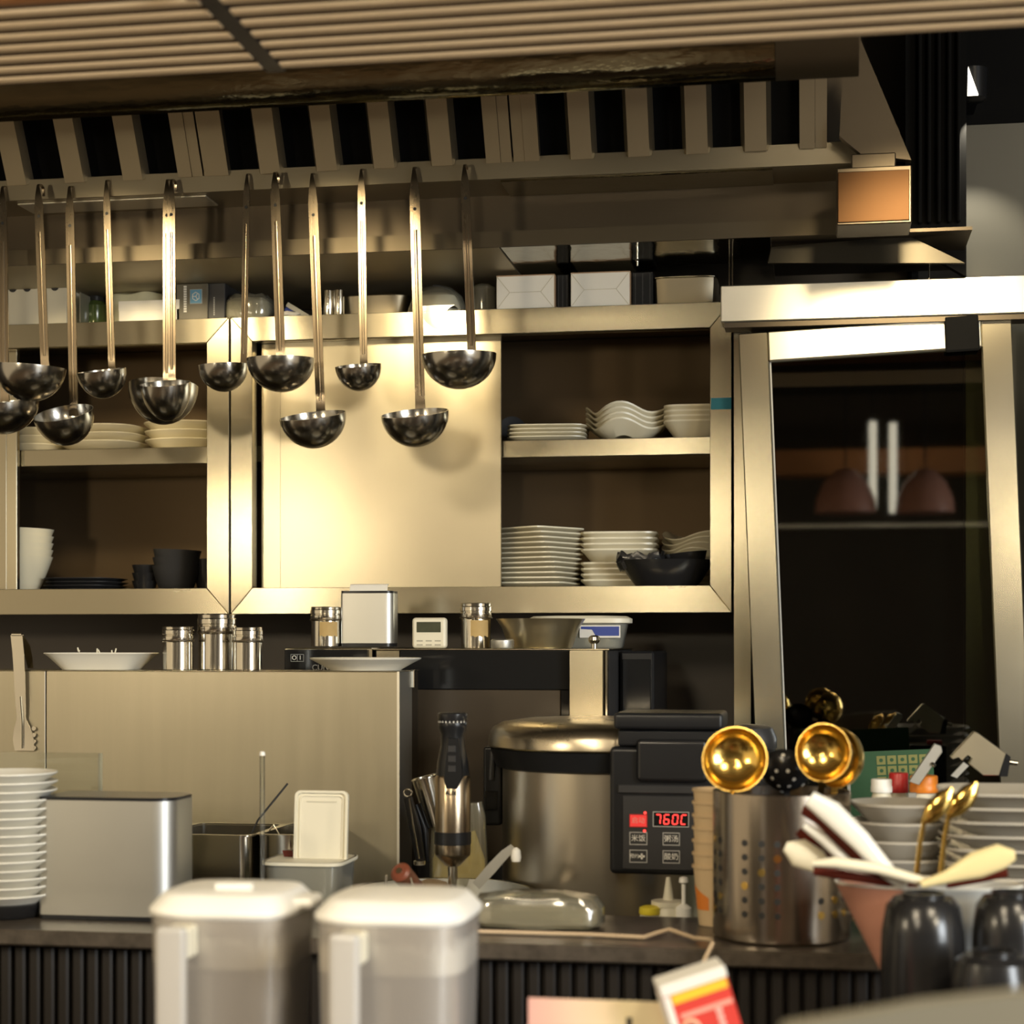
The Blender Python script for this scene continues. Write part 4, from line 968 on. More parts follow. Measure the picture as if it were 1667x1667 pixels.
# clear tub with the white lid standing
YT = 2.60; k = K(506, YT)
t = thing('storage_tub', 'clear plastic storage tub in front of the steel panel', 'tub', (X(506, YT + .046), YT + .046, zw))
h = Z(506, 1403, YT) - zw
put('body', G().shell([(52 * k, 0), (54 * k, 3 * k), (64 * k, h - 6 * k), (67 * k, h - 4 * k), (67 * k, h), (64 * k, h), (62 * k, h - 6 * k), (52 * k, 4 * k)], p=7, n=44), TUB, t)
put('rim', G().shell([(67.4 * k, h - 6 * k), (68.5 * k, h - 5 * k), (68.5 * k, h), (67.4 * k, h)], p=7, n=44), PLCREAM, t)
k = K(520, YT + .03)
t = thing('tub_lid', 'white rectangular plastic lid standing upright in the clear tub', 'lid', P(521, 1408, YT + .04), rot=(R(-5), 0, 0))
def rrect(w, h0, h1, r, n=6):
    pts = []
    for cx, cy, a0 in ((w - r, h1 - r, 0), (-w + r, h1 - r, 90), (-w + r, h0 + r, 180), (w - r, h0 + r, 270)):
        for i in range(n): a = R(a0 + 90 * i / (n - 1)); pts.append((cx + r * math.cos(a), cy + r * math.sin(a)))
    return pts
put('panel', G().prism(rrect(45 * k, 0, 121 * k, 10 * k), 'y', 0.002, 0.005), PLCREAM, t)
def frame_ring(outer, inner, y0, y1):
    n = len(outer); vs = [(p[0], y0, p[1]) for p in outer] + [(p[0], y1, p[1]) for p in outer] + [(p[0], y1, p[1]) for p in inner] + [(p[0], y0, p[1]) for p in inner]; fs = []
    for s_ in range(4):
        q = (s_ + 1) % 4
        fs += [(s_*n + i, s_*n + (i+1) % n, q*n + (i+1) % n, q*n + i) for i in range(n)]
    return G().add(vs, fs)
put('rim', frame_ring(rrect(45 * k, 0, 121 * k, 10 * k), rrect(41 * k, 4 * k, 117 * k, 8 * k), -0.002, 0.002), PLCREAM, t)
put('inner_ridge', frame_ring(rrect(37 * k, 8 * k, 113 * k, 7 * k), rrect(35.5 * k, 9.5 * k, 111.5 * k, 6 * k), 0.0002, 0.002), PLCREAM, t)
put('grip_slot', G().box(-25 * k, 0.0006, 102 * k, 25 * k, 0.002, 104 * k), CARTON, t)
tag(put('spatula_handle', G().strip([P(469, 1384, 2.66), P(474, 1400, 2.66), P(482, 1450, 2.65)], [17 * k, 18 * k, 14 * k], 0.01), LACQ), 'dark red spoon handle sticking up in the clear tub', 'spoon')

# shallow pan with wooden handle
YN = 2.70; cxp = 720; k = K(cxp, YN)
zr = Z(cxp, 1449, YN)
pan = thing('saucepan', 'shallow aluminium pan with brown wooden handle pointing at the viewer', 'pan', (X(cxp, YN), YN, zw))
hp = zr - zw; rp = 145 * k
put('body', G().shell([(rp * .90, 0), (rp * .93, .004), (rp, hp), (rp - .003, hp), (rp * .92, .006)], n=64), steel('aluminium_pan', col=(0.62, 0.62, 0.58), rough=0.4, var=0.08, bump=0.01), pan)
put('rim_bead', G().tube([(rp * math.cos(a), rp * math.sin(a), hp) for a in [2 * math.pi * i / 56 for i in range(57)]], 0.002, 6, cap=False), ST_SHINY, pan)
hA = P(690, 1462, YN - rp - .004) - pan.location; hB = P(652, 1420, YN - rp - .075) - pan.location
hd = put('handle', G().tube([hA, hA.lerp(hB, .3), hA.lerp(hB, .7), hB], [11 * k, 14 * k, 15 * k, 16 * k], 18), WOODH, pan, label='brown turned wooden handle')
dd = (hB - hA).normalized()
put('end_cap', G().tube([hB + dd * .0006, hB + dd * .004], [15.5 * k, 11 * k], 18), plain('wood_end_red_brown', (0.17, 0.045, 0.022), 0.4, var=0.2), hd)
put('end_screw', G().tube([hB + dd * .0042, hB + dd * .006], 5 * k, 12), ST_SHINY, hd)
bl = [P(629, 1425, YN - rp - .08), P(628, 1440, YN - rp - .078), P(640, 1462, YN - rp - .074), P(662, 1462, YN - rp - .07), P(672, 1440, YN - rp - .07), P(666, 1423, YN - rp - .075)]
put('hanging_ring', G().tube([p - pan.location for p in bl], 0.0017, 8), ST_SHINY, hd)
for px_ in (700, 714):
    put('rivet', G().shell([(4.5 * k, 0), (4.5 * k, .002), (2.5 * k, .0035)], n=14), ST_SHINY, pan, loc=P(px_, 1455, YN - rp * .985) - pan.location, rot=(R(90), 0, 0))
tag(put('wooden_scoop', G().shell([(28 * k, 0), (32 * k, 6 * k), (26 * k, 16 * k), (10 * k, 21 * k)], p=2, n=28), plain('scoop_brown', (0.22, 0.15, 0.08), .5, var=.2), loc=(X(702, YN), YN, zr - 0.004)), 'upturned brown scoop lying in the pan beside the handle', 'scoop')
tag(put('turner', G().strip([P(775, 1442, 2.66), P(800, 1414, 2.66), P(822, 1390, 2.66), P(836, 1379, 2.66)], [15 * k, 17 * k, 15 * k, 13 * k], 0.004, (0.72, 0, -0.69)), ST_CHROME), 'grey metal turner handle leaning out of the pan', 'turner')
tag(put('hook_tip', G().shell([(7 * k, -11 * k), (8.5 * k, -4 * k), (7 * k, 7 * k), (2 * k, 11 * k)], n=16), PLW, loc=P(840, 1391, 2.655)), 'bright white tip hanging at the end of the turner', 'tip')

# hand blender standing in the pan
YB = 2.72; k = K(737, YB)
bl_ = thing('hand_blender', 'hand blender with black grip and steel body standing in the pan', 'blender', P(737, 1446, YB))
def hz(py): return (1446 - py) * k
put('shaft', G().shell([(8 * k, 0), (8 * k, hz(1410))], n=24), ST_SHINY, bl_)
put('motor_body', G().shell([(9 * k, hz(1410)), (12 * k, hz(1409)), (28 * k, hz(1392)), (29 * k, hz(1389)), (29 * k, hz(1374))], n=36).shell([(29 * k, hz(1353)), (29 * k, hz(1266)), (27 * k, hz(1262))], n=36), ST_HANDLE, bl_)
put('rubber_band', G().shell([(29.2 * k, hz(1374)), (30 * k, hz(1373)), (30 * k, hz(1354)), (29.2 * k, hz(1353))], n=36), BLACKP, bl_)
gp = put('grip', G().shell([(27 * k, hz(1262)), (25 * k, hz(1240)), (20 * k, hz(1215)), (19 * k, hz(1195)), (23 * k, hz(1185)), (24 * k, hz(1176)), (23.5 * k, hz(1175))], n=36), BLACKP, bl_)
put('grip_inlay', G().prism([(-5 * k, hz(1282)), (13 * k, hz(1282)), (22 * k, hz(1262)), (20 * k, hz(1240)), (14 * k, hz(1200)), (-2 * k, hz(1200)), (-6 * k, hz(1240)), (-9 * k, hz(1266))], 'y', -29.5 * k, -19 * k, 0.001), BLACKP, bl_)
put('speed_dial', G().shell([(24 * k, hz(1174)), (24.5 * k, hz(1173)), (24.5 * k, hz(1162)), (22 * k, hz(1160))], n=30), BLACKC, bl_)
for i in range(9):
    a = R(-150 + 15 * i)
    put('dial_mark', G().box(-.8 * k, -.3 * k, 0, .8 * k, .3 * k, 3 * k), PRINTW, bl_, loc=(24.4 * k * math.cos(a), 24.4 * k * math.sin(a), hz(1176)), rot=(0, 0, a + R(90)))
for i, zz in enumerate((1212, 1228, 1244)):
    put('button', G().box(-2 * k, -31 * k, hz(zz + 11), 11 * k, -29 * k, hz(zz), 0.0008), DGREY, bl_)
text('brand_lettering', 'AUX', 9 * k, (3 * k, -29.6 * k, hz(1289)), PRINTK, bl_, bold=0.0002)
cup = thing('steel_cup', 'steel cup leaning behind the hand blender', 'cup', P(712, 1345, 2.84), rot=(R(4), R(-14), 0))
put('body', G().shell([(16 * k, 0), (18 * k, 2 * k), (22 * k, 86 * k), (20.5 * k, 86 * k), (16 * k, 4 * k)], n=32), ST_SHINY, cup)
put('rim', G().tube([(22.5 * k * math.cos(a), 22.5 * k * math.sin(a), 86 * k) for a in [2 * math.pi * i / 24 for i in range(25)]], 0.0012, 6, cap=False), ST_SHINY, cup)
bag = thing('snack_bag', 'clear bag with yellow pattern standing behind the hand blender', 'bag', (X(747, 2.85), 2.85, zw))
hb_ = Z(747, 1305, 2.85) - zw
put('film', G().shell([(46 * k, 0), (50 * k, 20 * k), (50 * k, hb_ * .6), (46 * k, hb_ * .9), (40 * k, hb_)], p=3, n=36, wav=2 * k, kw=3, asp=.35), FILM, bag)
put('contents', G().shell([(42 * k, 3 * k), (46 * k, 20 * k), (45 * k, hb_ * .6), (28 * k, hb_ * .8)], p=3, n=36, wav=4 * k, kw=2, asp=.3), plain('snack_yellow', (0.62, 0.50, 0.14), .5, var=.5, scale=18), bag)
op = thing('can_opener', 'black-handled opener with chrome ends leaning beside the blender', 'opener', P(682, 1408, 2.80))
o_ = op.location
put('grip', G().tube([P(684, 1400, 2.80) - o_, P(676, 1350, 2.80) - o_, P(664, 1298, 2.80) - o_], [8 * k, 10 * k, 8 * k], 14, ry=[6 * k, 7 * k, 6 * k]), BLACKC, op)
put('steel_strip', G().tube([P(682, 1398, 2.789) - o_, P(672, 1340, 2.789) - o_, P(666, 1300, 2.789) - o_], 1.6 * k, 8), ST_SHINY, op)
put('ring_end', G().tube([P(664, 1291, 2.80) - o_ + Vector((7 * k * math.cos(a), 0, 6 * k * math.sin(a))) for a in [2 * math.pi * i / 16 for i in range(17)]], 1.6 * k, 8, cap=False), ST_SHINY, op)
put('wheel', G().shell([(9 * k, -4 * k), (10 * k, -3 * k), (10 * k, 3 * k), (8 * k, 4 * k)], n=20), ST_SHINY, op, loc=P(683, 1404, 2.795) - o_)
tag(put('opener_handle', G().tube([P(694, 1402, 2.83), P(690, 1350, 2.83), P(676, 1310, 2.83)], [7 * k, 8 * k, 6 * k], 12), BLACKP), 'second black handle just behind the black-handled opener', 'handle')

# ------------------------------------------------------------------ rice cooker
YR = 2.92; cxr = 988; k = K(cxr, YR)
rc = thing('rice_cooker', 'large steel commercial rice cooker with black control panel and red display', 'rice cooker', (X(cxr, YR), YR, zw))
ro = rc.location
def rz_(py): return Z(cxr, py, YR) - zw
rb = 170 * k
put('body', G().shell([(rb * .93, 0.012), (rb * .96, 0.015), (rb, rz_(1440)), (rb, rz_(1249)), (rb * .98, rz_(1247))], n=72), steel('steel_cooker_body', col=(0.52, 0.47, 0.38), rough=0.33, brush=(8, 8, .3), bump=.006, scale=30, var=.08), rc)
put('foot_ring', G().shell([(rb * .88, 0), (rb * .90, .002), (rb * .90, .0118)], n=48), BLACKP, rc)
put('rim_ring', G().shell([(rb * 1.002, rz_(1249)), (rb * 1.06, rz_(1246)), (rb * 1.10, rz_(1225)), (rb * 1.12, rz_(1216)), (rb * 1.06, rz_(1215))], n=64), BLACKP, rc)
put('lid', G().shell([(rb * 1.12, rz_(1214.5)), (rb * 1.135, rz_(1212)), (rb * 1.13, rz_(1196)), (rb * 1.09, rz_(1183)), (rb * 1.0, rz_(1175)), (rb * .8, rz_(1170)), (rb * .3, rz_(1168))], n=72), steel('steel_cooker_lid', col=(0.60, 0.53, 0.40), rough=.28, bump=.004, scale=20), rc, label='domed steel lid')
lt = put('side_latch', G().box(-16 * k, -22 * k, rz_(1345), 14 * k, 22 * k, rz_(1216), .005, 3), BLACKP, rc, loc=(X(806, YR) - ro.x, 0, 0))
put('latch_pin', G().tube([(-2 * k, -24 * k, rz_(1270)), (1 * k, -24 * k, rz_(1224))], 5 * k, 12), DGREY, lt)
put('latch_step', G().box(-12 * k, -25 * k, rz_(1320), 8 * k, -21 * k, rz_(1288), .001), BLACKG, lt)
YF = YR - rb - .035
def fx(px): return X(px, YF) - ro.x
def fz(py): return Z(1085, py, YF) - zw
yF = YF - YR
cp = put('control_panel', G().box(fx(992), yF, fz(1425), fx(1176), yF + .12, fz(1216), .008, 3), BLACKP, rc, label='black moulded control panel')
put('panel_inset', G().box(fx(1014), yF - .0022, fz(1416), fx(1168), yF - .0002, fz(1296), .0008), DGREY, cp)
put('panel_lip', G().box(fx(1006), yF - .004, fz(1292), fx(1170), yF - .0002, fz(1278), .0015), DGREY, cp)
put('latch_button', G().box(fx(1037), yF - .010, fz(1272), fx(1152), yF - .0005, fz(1203), .007, 3), BLACKC, cp, label='glossy black lid release')
put('lid_handle', G().box(fx(1001), yF - .020, fz(1187), fx(1178), yF + .13, fz(1160), .006, 3), BLACKP, rc, label='black lid handle slab')
put('lid_arm', G().box(fx(1006), yF - .004, fz(1215), fx(1172), yF + .12, fz(1188), .004, 3), BLACKP, rc)
def btn(x0, x1, y0, y1, body, mat=None, frm=PRINTG, size=13, tm=PRINTW, dx=0):
    f = put('button', frame_ring([(fx(x0), fz(y1)), (fx(x1), fz(y1)), (fx(x1), fz(y0)), (fx(x0), fz(y0))], [(fx(x0 + 1.3), fz(y1 - 1.3)), (fx(x1 - 1.3), fz(y1 - 1.3)), (fx(x1 - 1.3), fz(y0 + 1.3)), (fx(x0 + 1.3), fz(y0 + 1.3))], yF - .0036, yF - .0024), frm, cp)
    if mat: put('button_face', G().box(fx(x0 + 1.3), yF - .0032, fz(y1 - 1.3), fx(x1 - 1.3), yF - .0024, fz(y0 + 1.3)), mat, f)
    if body: text('button_lettering', body, size * K(1085, YF), ((fx(x0) + fx(x1)) / 2 + dx, yF - .0038, (fz(y0) + fz(y1)) / 2), tm, f)
    return f
btn(1025, 1054, 1326, 1347, '启动', EM_REDBTN, REDP, 11, plain('print_pink', (0.8, .35, .3), .5))
dsp = btn(1063, 1122, 1321, 1346, '', BLACKG)
# seven-segment display
SEG = {'7': 'abc', '6': 'acdefg', '0': 'abcdef', 'C': 'adef'}
def seg(ch, cx, cy, w, h, par):
    q = {'a': (0, h, 1, 0), 'b': (w, h / 2, 0, 1), 'c': (w, -h / 2, 0, 1), 'd': (0, -h, 1, 0), 'e': (-w, -h / 2, 0, 1), 'f': (-w, h / 2, 0, 1), 'g': (0, 0, 1, 0)}
    g = G()
    for s_ in SEG[ch]:
        a, b, hx_, vx = q[s_]
        L = w * .85 if hx_ else h * .42; tk = .0009
        x, z = cx + a + b * 0.12, cy + b
        if hx_: g.box(x - L, yF - .0042, z - tk, x + L, yF - .0036, z + tk)
        else: g.box(x - tk, yF - .0042, z - L, x + tk, yF - .0036, z + L)
    put('display_digit', g, EM_RED, par)
kf = K(1085, YF)
for i, ch in enumerate('760C'):
    seg(ch, fx(1071.5 + 14 * i), fz(1333.5), 4 * kf, 7.5 * kf, dsp)
btn(1025, 1054, 1355, 1376, '米饭', None, size=12)
btn(1079, 1107, 1355, 1376, '粥汤', None, size=12)
btn(1025, 1054, 1384, 1405, '预约', None, size=8, dx=-.006)
btn(1079, 1107, 1384, 1405, '酸奶', None, size=12)
put('plus_symbol', G().box(fx(1040), yF - .0038, fz(1396), fx(1050), yF - .0024, fz(1393)).box(fx(1043.5), yF - .0038, fz(1399), fx(1046.5), yF - .0024, fz(1390)), PRINTW, cp)
btn(1133, 1162, 1355, 1376, '', None); btn(1133, 1162, 1384, 1405, '', None)
for px_, py_ in ((1050.5, 1323.5), (1049.5, 1353)):
    put('indicator_led', G().shell([(2.4 * kf, 0), (2.4 * kf, .001), (1 * kf, .0018)], n=12), EM_RED, cp, loc=(fx(px_), yF - .0024, fz(py_)), rot=(R(90), 0, 0))
# grey-lidded pot behind
k = K(1215, 2.98)
t = thing('lidded_pot', 'dark pot with grey lid behind the golden ladle', 'pot', (X(1222, 3.02), 3.02, zw))
hh = Z(1222, 1179, 3.02) - zw
put('body', G().shell([(38 * k, 0), (40 * k, 4 * k), (40 * k, hh - 40 * k)], n=36), BLACKP, t)
put('lid', G().shell([(42 * k, hh - 39.5 * k), (43 * k, hh - 37 * k), (43 * k, hh - 22 * k), (36 * k, hh - 6 * k), (24 * k, hh - 1 * k), (8 * k, hh)], n=36), DGREY, t)

# squeeze bottles between cooker and counter
k = K(1090, 2.68)
t = thing('squeeze_bottle', 'white squeeze bottle with pointed nozzle in front of the cooker', 'bottle', (X(1088, 2.68), 2.68, zw))
h2 = Z(1088, 1428, 2.68) - zw
put('body', G().shell([(28 * k, 0), (30 * k, 3 * k), (30 * k, h2 - 52 * k), (26 * k, h2 - 46 * k)], n=32), PLCREAM, t)
put('collar', G().shell([(28 * k, h2 - 46 * k), (28 * k, h2 - 38 * k), (12 * k, h2 - 36 * k)], n=32), PLCREAM, t)
put('nozzle', G().shell([(9 * k, h2 - 36 * k), (8 * k, h2 - 30 * k), (3.5 * k, h2)], n=20), PLCREAM, t)
t = thing('pump_bottle', 'slim white pump bottle beside the stack of paper cups', 'bottle', (X(1113, 2.66), 2.66, zw))
h2 = Z(1113, 1427, 2.66) - zw
put('body', G().shell([(12 * k, 0), (13 * k, 2 * k), (13 * k, h2 - 50 * k), (5 * k, h2 - 44 * k)], n=24), PLW, t)
put('stem', G().shell([(3.5 * k, h2 - 44 * k), (3.5 * k, h2 - 12 * k)], n=12), PLW, t)
put('head', G().shell([(4 * k, h2 - 12 * k), (8 * k, h2 - 9 * k), (7 * k, h2 - 2 * k), (3 * k, h2)], n=16), PLW, t)
t = thing('yellow_cap_jar', 'yellow round cap of a low jar in front of the cooker', 'jar', (X(1058, 2.66), 2.66, zw))
h2 = Z(1058, 1474, 2.66) - zw
put('body', G().shell([(17 * k, 0), (18 * k, 2 * k), (18 * k, h2 - 20 * k), (15 * k, h2 - 14 * k)], n=24), PLCREAM, t)
put('cap', G().shell([(17 * k, h2 - 14 * k), (18 * k, h2 - 12 * k), (17 * k, h2 - 3 * k), (10 * k, h2)], n=24), plain('plastic_yellow', (0.80, 0.66, 0.05), .4), t)

# sauce bottles with coloured caps behind the bowls, right
for (px, top, wd, capm, hcap, nm, lb) in ((1435, 1268, 35, PLW, 22, 'white', 'squeeze bottle with white cap behind the grey bowls'), (1463, 1258, 32, REDP, 32, 'red', 'bottle with ribbed red cap behind the grey bowls'), (1504, 1262, 46, ORANGE, 28, 'orange', 'jar with wide orange cap behind the grey bowls')):
    Yk = 2.78 if nm != 'red' else 2.84
    k = K(px, Yk); h2 = Z(px, top, Yk) - zw; r = wd / 2 * k
    t = thing('sauce_bottle', lb, 'bottle', (X(px, Yk), Yk, zw), group='bottles with coloured caps')
    put('body', G().shell([(r * .9, 0), (r, 2 * k), (r, h2 - hcap * k - 12 * k), (r * .8, h2 - hcap * k)], n=28), PLCREAM, t)
    put('cap', G().shell([(r * .98, h2 - hcap * k + .0004), (r, h2 - hcap * k + 2 * k), (r, h2 - hcap * k * .55), (r * .96, h2 - hcap * k * .5), (r * .97, h2 - 2 * k), (r * .9, h2)], n=28), capm, t)
# green card with a printed grid
k = K(1462, 2.98)
t = thing('price_card', 'green printed card with a yellow grid leaning before the glass door', 'card', (X(1462, 2.98), 2.98, zw), rot=(0, R(-3), 0))
h2 = Z(1462, 1222, 2.98) - zw
put('board', G().box(-68 * k, 0, 0, 72 * k, .004, h2), GREEN, t)
put('side_strip', G().box(-67 * k, -.0008, h2 - 68 * k, -62 * k, -.0001, h2 - 4 * k), PRINTG, t)
for r_ in range(3):
    for c_ in range(5):
        cell = put('grid_cell', G().box((-18 + 17 * c_) * k, -.0008, h2 - (22 + 17 * r_) * k, (-4 + 17 * c_) * k, -.0001, h2 - (8 + 17 * r_) * k), GRIDY, t)
        put('grid_mark', G().shell([(3.2 * k, 0), (3.2 * k, .0004)], n=8), GREEN, cell, loc=((-11 + 17 * c_) * k, -.0009, h2 - (15 + 17 * r_) * k), rot=(R(90), 0, 0))
# steel dispensing head and lever on the right
k = K(1595, 2.72)
t = thing('clip_dispenser', 'steel bracket mechanism with a pin and red base at the right edge', 'mechanism', P(1595, 1262, 2.72))
o_ = t.location
def q(px, py): p = P(px, py, 2.72) - o_; return (p.x, p.z)
put('bracket_plate', G().prism([q(1547, 1232), q(1585, 1191), q(1592, 1193), q(1637, 1226), q(1626, 1262), q(1600, 1262), q(1577, 1243), q(1584, 1234), q(1575, 1227), q(1566, 1238), q(1560, 1231), q(1551, 1236)], 'y', -.006, .02, .0008), ST_SATIN, t)
put('side_cheek', G().prism([q(1637, 1226), q(1645, 1232), q(1640, 1264), q(1627, 1264)], 'y', -.004, .02), BLACKP, t)
put('pin', G().tube([(q(1636, 1240)[0], .006, q(1636, 1240)[1]), (q(1657, 1243)[0], .006, q(1657, 1243)[1])], 4 * k, 12), ST_SHINY, t)
put('lever', G().prism([q(1547, 1262), q(1568, 1240), q(1576, 1246), q(1557, 1266)], 'y', -.010, -.0065), ST_CHROME, t)
put('red_base', G().box(q(1596, 0)[0], -.008, q(0, 1268)[1], q(1632, 0)[0], .02, q(0, 1259)[1], .001), REDP, t)
put('base_block', G().box(q(1552, 0)[0], -.004, -(o_.z - zw), q(1640, 0)[0], .05, q(0, 1269)[1], .002), BLACKP, t)
t = thing('lever_bar', 'bright steel bar leaning up behind the red and orange caps', 'bar', P(1483, 1276, 2.74))
o_ = t.location
def q(px, py): p = P(px, py, 2.74) - o_; return (p.x, p.z)
put('bar', G().prism([q(1479, 1272), q(1521, 1210), q(1532, 1214), q(1534, 1224), q(1496, 1278)], 'y', -.006, .006, .0008), ST_CHROME, t)
put('bolt', G().tube([(q(1517, 1242)[0], -.010, q(1517, 1242)[1]), (q(1521, 1246)[0], -.006, q(1521, 1246)[1])], 3 * k, 10), ST_SHINY, t)
put('lower_leg', G().box(q(1478, 0)[0], 0, -(o_.z - zw), q(1492, 0)[0], .006, q(0, 1270)[1], .001), ST_CHROME, t)

# ================================================================== front counter
YK0, YK1 = 2.30, 2.56; ZK = 1.010
fc = thing('service_counter', 'dark stone-topped service counter with black ribbed front', 'counter', (-0.3, YK0, 0))
put('stone_top', G().box(-1.7, -.01, ZK - .022, 2.4, YK1 - YK0, ZK, .003), COUNTER, fc)
put('body', G().box(-1.68, .03, 0, 2.38, YK1 - YK0 - .01, ZK - .0225), RIBW, fc)
mes = G().box(0, 0, 0, .0155, .014, ZK - .026, .003).mesh('rib', RIBW)
xx = -1.35 + 0.3; i = 0
while xx < 1.0:
    put('rib', mes, RIBW, fc, loc=(xx, .0155, 0)); xx += .0212
zk = ZK + 0.0006
# napkin dispenser, plates, acrylic guards
dispenser(68, 272, 335, 1297, 2.385, zk, 'large satin steel napkin dispenser on the service counter', napkin=False)
Yp = 2.405; k = K(15, Yp)
me = G().shell([(56 * k, 0), (58 * k, 1.5 * k), (76 * k, 13 * k), (79 * k, 15 * k), (79 * k, 17.5 * k), (75 * k, 15.5 * k), (55 * k, 3.5 * k)], n=56).mesh('dinner_plate', WHITE)
tag(put('base_bowl', G().shell([(50 * k, 0), (54 * k, 3 * k), (62 * k, 22 * k), (58 * k, 24 * k)], n=48), BLACKC, loc=(X(13, Yp), Yp, zk)), 'glossy black bowl under the stack of white plates', 'bowl')
stack('dinner_plate', 'white plate in the stack at the left picture edge, {}', 'plate', 'white plates on the service counter', me, WHITE, (X(13, Yp), Yp, zk + 22.5 * k), 15, 13.9 * k, rnd=0.0006)
t = thing('sneeze_guard', 'clear acrylic guard sheet standing behind the white plates', 'guard', (X(60, 2.53), 2.53, zk))
x0, x1 = X(-260, 2.53) - t.location.x, X(165, 2.53) - t.location.x; hg = Z(60, 1225, 2.53) - zk
put('sheet', G().box(x0, 0, 0, x1 - .0045, .004, hg), ACRYL, t)
put('polished_edge', G().box(x1 - .0045, -.0005, 0, x1, .0045, hg), ACRYLE, t)
k = K(427, 2.54)
t = thing('acrylic_post', 'thin clear acrylic post with a bright tip behind the dispenser', 'post', (X(427, 2.53), 2.53, zk))
hg = Z(427, 1224, 2.53) - zk
put('rod', G().shell([(4 * k, 0), (4 * k, hg - 6 * k)], n=14), ACRYL, t)
put('tip', G().shell([(4.6 * k, hg - 6 * k), (5 * k, hg - 4 * k), (4 * k, hg), (2 * k, hg + 1 * k)], n=14), PLW, t)
# bundle of clear bags
Yb = 2.44; k = K(876, Yb)
t = thing('clear_bag_bundle', 'bundle of clear plastic bags lying on the counter behind the jugs', 'bag', (X(876, Yb), Yb, zk))
put('film', G().shell([(96 * k, 1.5 * k), (108 * k, 8 * k), (108 * k, 34 * k), (96 * k, 50 * k), (60 * k, 56 * k)], p=4, n=48, wav=1.4 * k, kw=6, asp=.45), FILM, t)
put('folded_layers', G().shell([(92 * k, 2 * k), (100 * k, 10 * k), (98 * k, 28 * k), (70 * k, 38 * k)], p=4, n=44, wav=1.5 * k, kw=4, asp=.4), clear('film_layers', tint=(.85, .85, .75), rough=.2, refl=.08, haze=.6, hazecol=(.88, .82, .62)), t)
# paper cups
Ycup = 2.40; k = K(1150, Ycup)
for i in range(7):
    g = G().shell([(26 * k, 0), (35 * k, 96 * k), (37.5 * k, 97 * k), (37.5 * k, 101 * k), (34 * k, 101 * k), (25 * k, 3 * k)], n=36)
    if i == 0: mcup = g.mesh('paper_cup', plain('paper_cup_kraft', (0.62, 0.46, 0.27), .6, var=.06))
    c = put('paper_cup', mcup, None, loc=(X(1163, Ycup + .1), Ycup + .095, zk + 21.5 * k * i))
    tag(c, f'cream paper cup in the stack behind the perforated holder, {rank(i, 7)}', 'cup', 'stacked paper cups')
    if i == 0:
        g = G(); vs = []
        for j in range(12):
            a = R(190 + 6 * j)
            for (f, up) in ((.28, 0), (.72 - .02 * j, 1)):
                r_ = (26 + 9 * f + .4) * k; vs.append((r_ * math.cos(a), r_ * math.sin(a), 96 * k * f))
        put('orange_print', g.add(vs, [(2*j, 2*j+2, 2*j+3, 2*j+1) for j in range(11)]), plain('print_orange', (0.72, .22, .03), .6), c)
# cord on the counter
pts = [P(752, 1516, 2.36), P(860, 1519, 2.36), P(960, 1524, 2.36), P(1048, 1529, 2.35), P(1068, 1519, 2.37), P(1090, 1513, 2.38), P(1110, 1520, 2.37), P(1130, 1527, 2.34), P(1158, 1530, 2.31), P(1160, 1536, 2.275), P(1148, 1560, 2.262), P(1135, 1600, 2.262), P(1125, 1680, 2.262), P(1120, 1800, 2.262)]
pts = [Vector((p.x, p.y, max(p.z, zk + .0032) if p.y > 2.285 else p.z)) for p in pts]
tag(put('power_cord', G().tube(pts, 0.0030, 10), plain('cord_beige', (0.55, 0.42, 0.28), .5)), 'beige cord lying along the counter and dropping over its edge', 'cord')

# perforated steel holder
YH = 2.415; k = K(1272, YH); r = 111 * k
h = Z(1272, 1286, YH) - zk
hl = thing('utensil_holder', 'tall perforated steel cylinder holding golden ladles', 'utensil holder', (X(1272, YH), YH, zk))
put('body', G().shell([(r * .97, 0), (r, .003), (r, h - .001), (r - .001, h), (r - .002, h - .001), (r - .002, .004)], n=72), steel('steel_holder', col=(0.42, 0.36, 0.29), rough=0.22, brush=(8, 8, .3), bump=.004, var=.12), hl)
hm = G().shell([(5.4 * k, 0), (5.4 * k, .0005)], n=12).mesh('perforation', PRINTK)
hm2 = G().shell([(6.4 * k, 0), (6.4 * k, .0005)], n=12).mesh('perforation', GOLD)
for ci, ad in enumerate((-163, -150, -120, -105, -92, -55, -40, -27)):
    for ri in range(6):
        a = R(ad); zz = h * (.20 + .095 * ri)
        if ad > -60 and ri not in (0, 1): continue
        o = put('perforation', hm2 if (ci * 7 + ri * 3) % 5 == 0 or (ad > -60 and ri == 0) else hm, None, hl, loc=((r + .0001) * math.cos(a), (r + .0001) * math.sin(a), zz))
        o.rotation_euler = Vector((math.cos(a), math.sin(a), 0)).to_track_quat('Z', 'Y').to_euler()
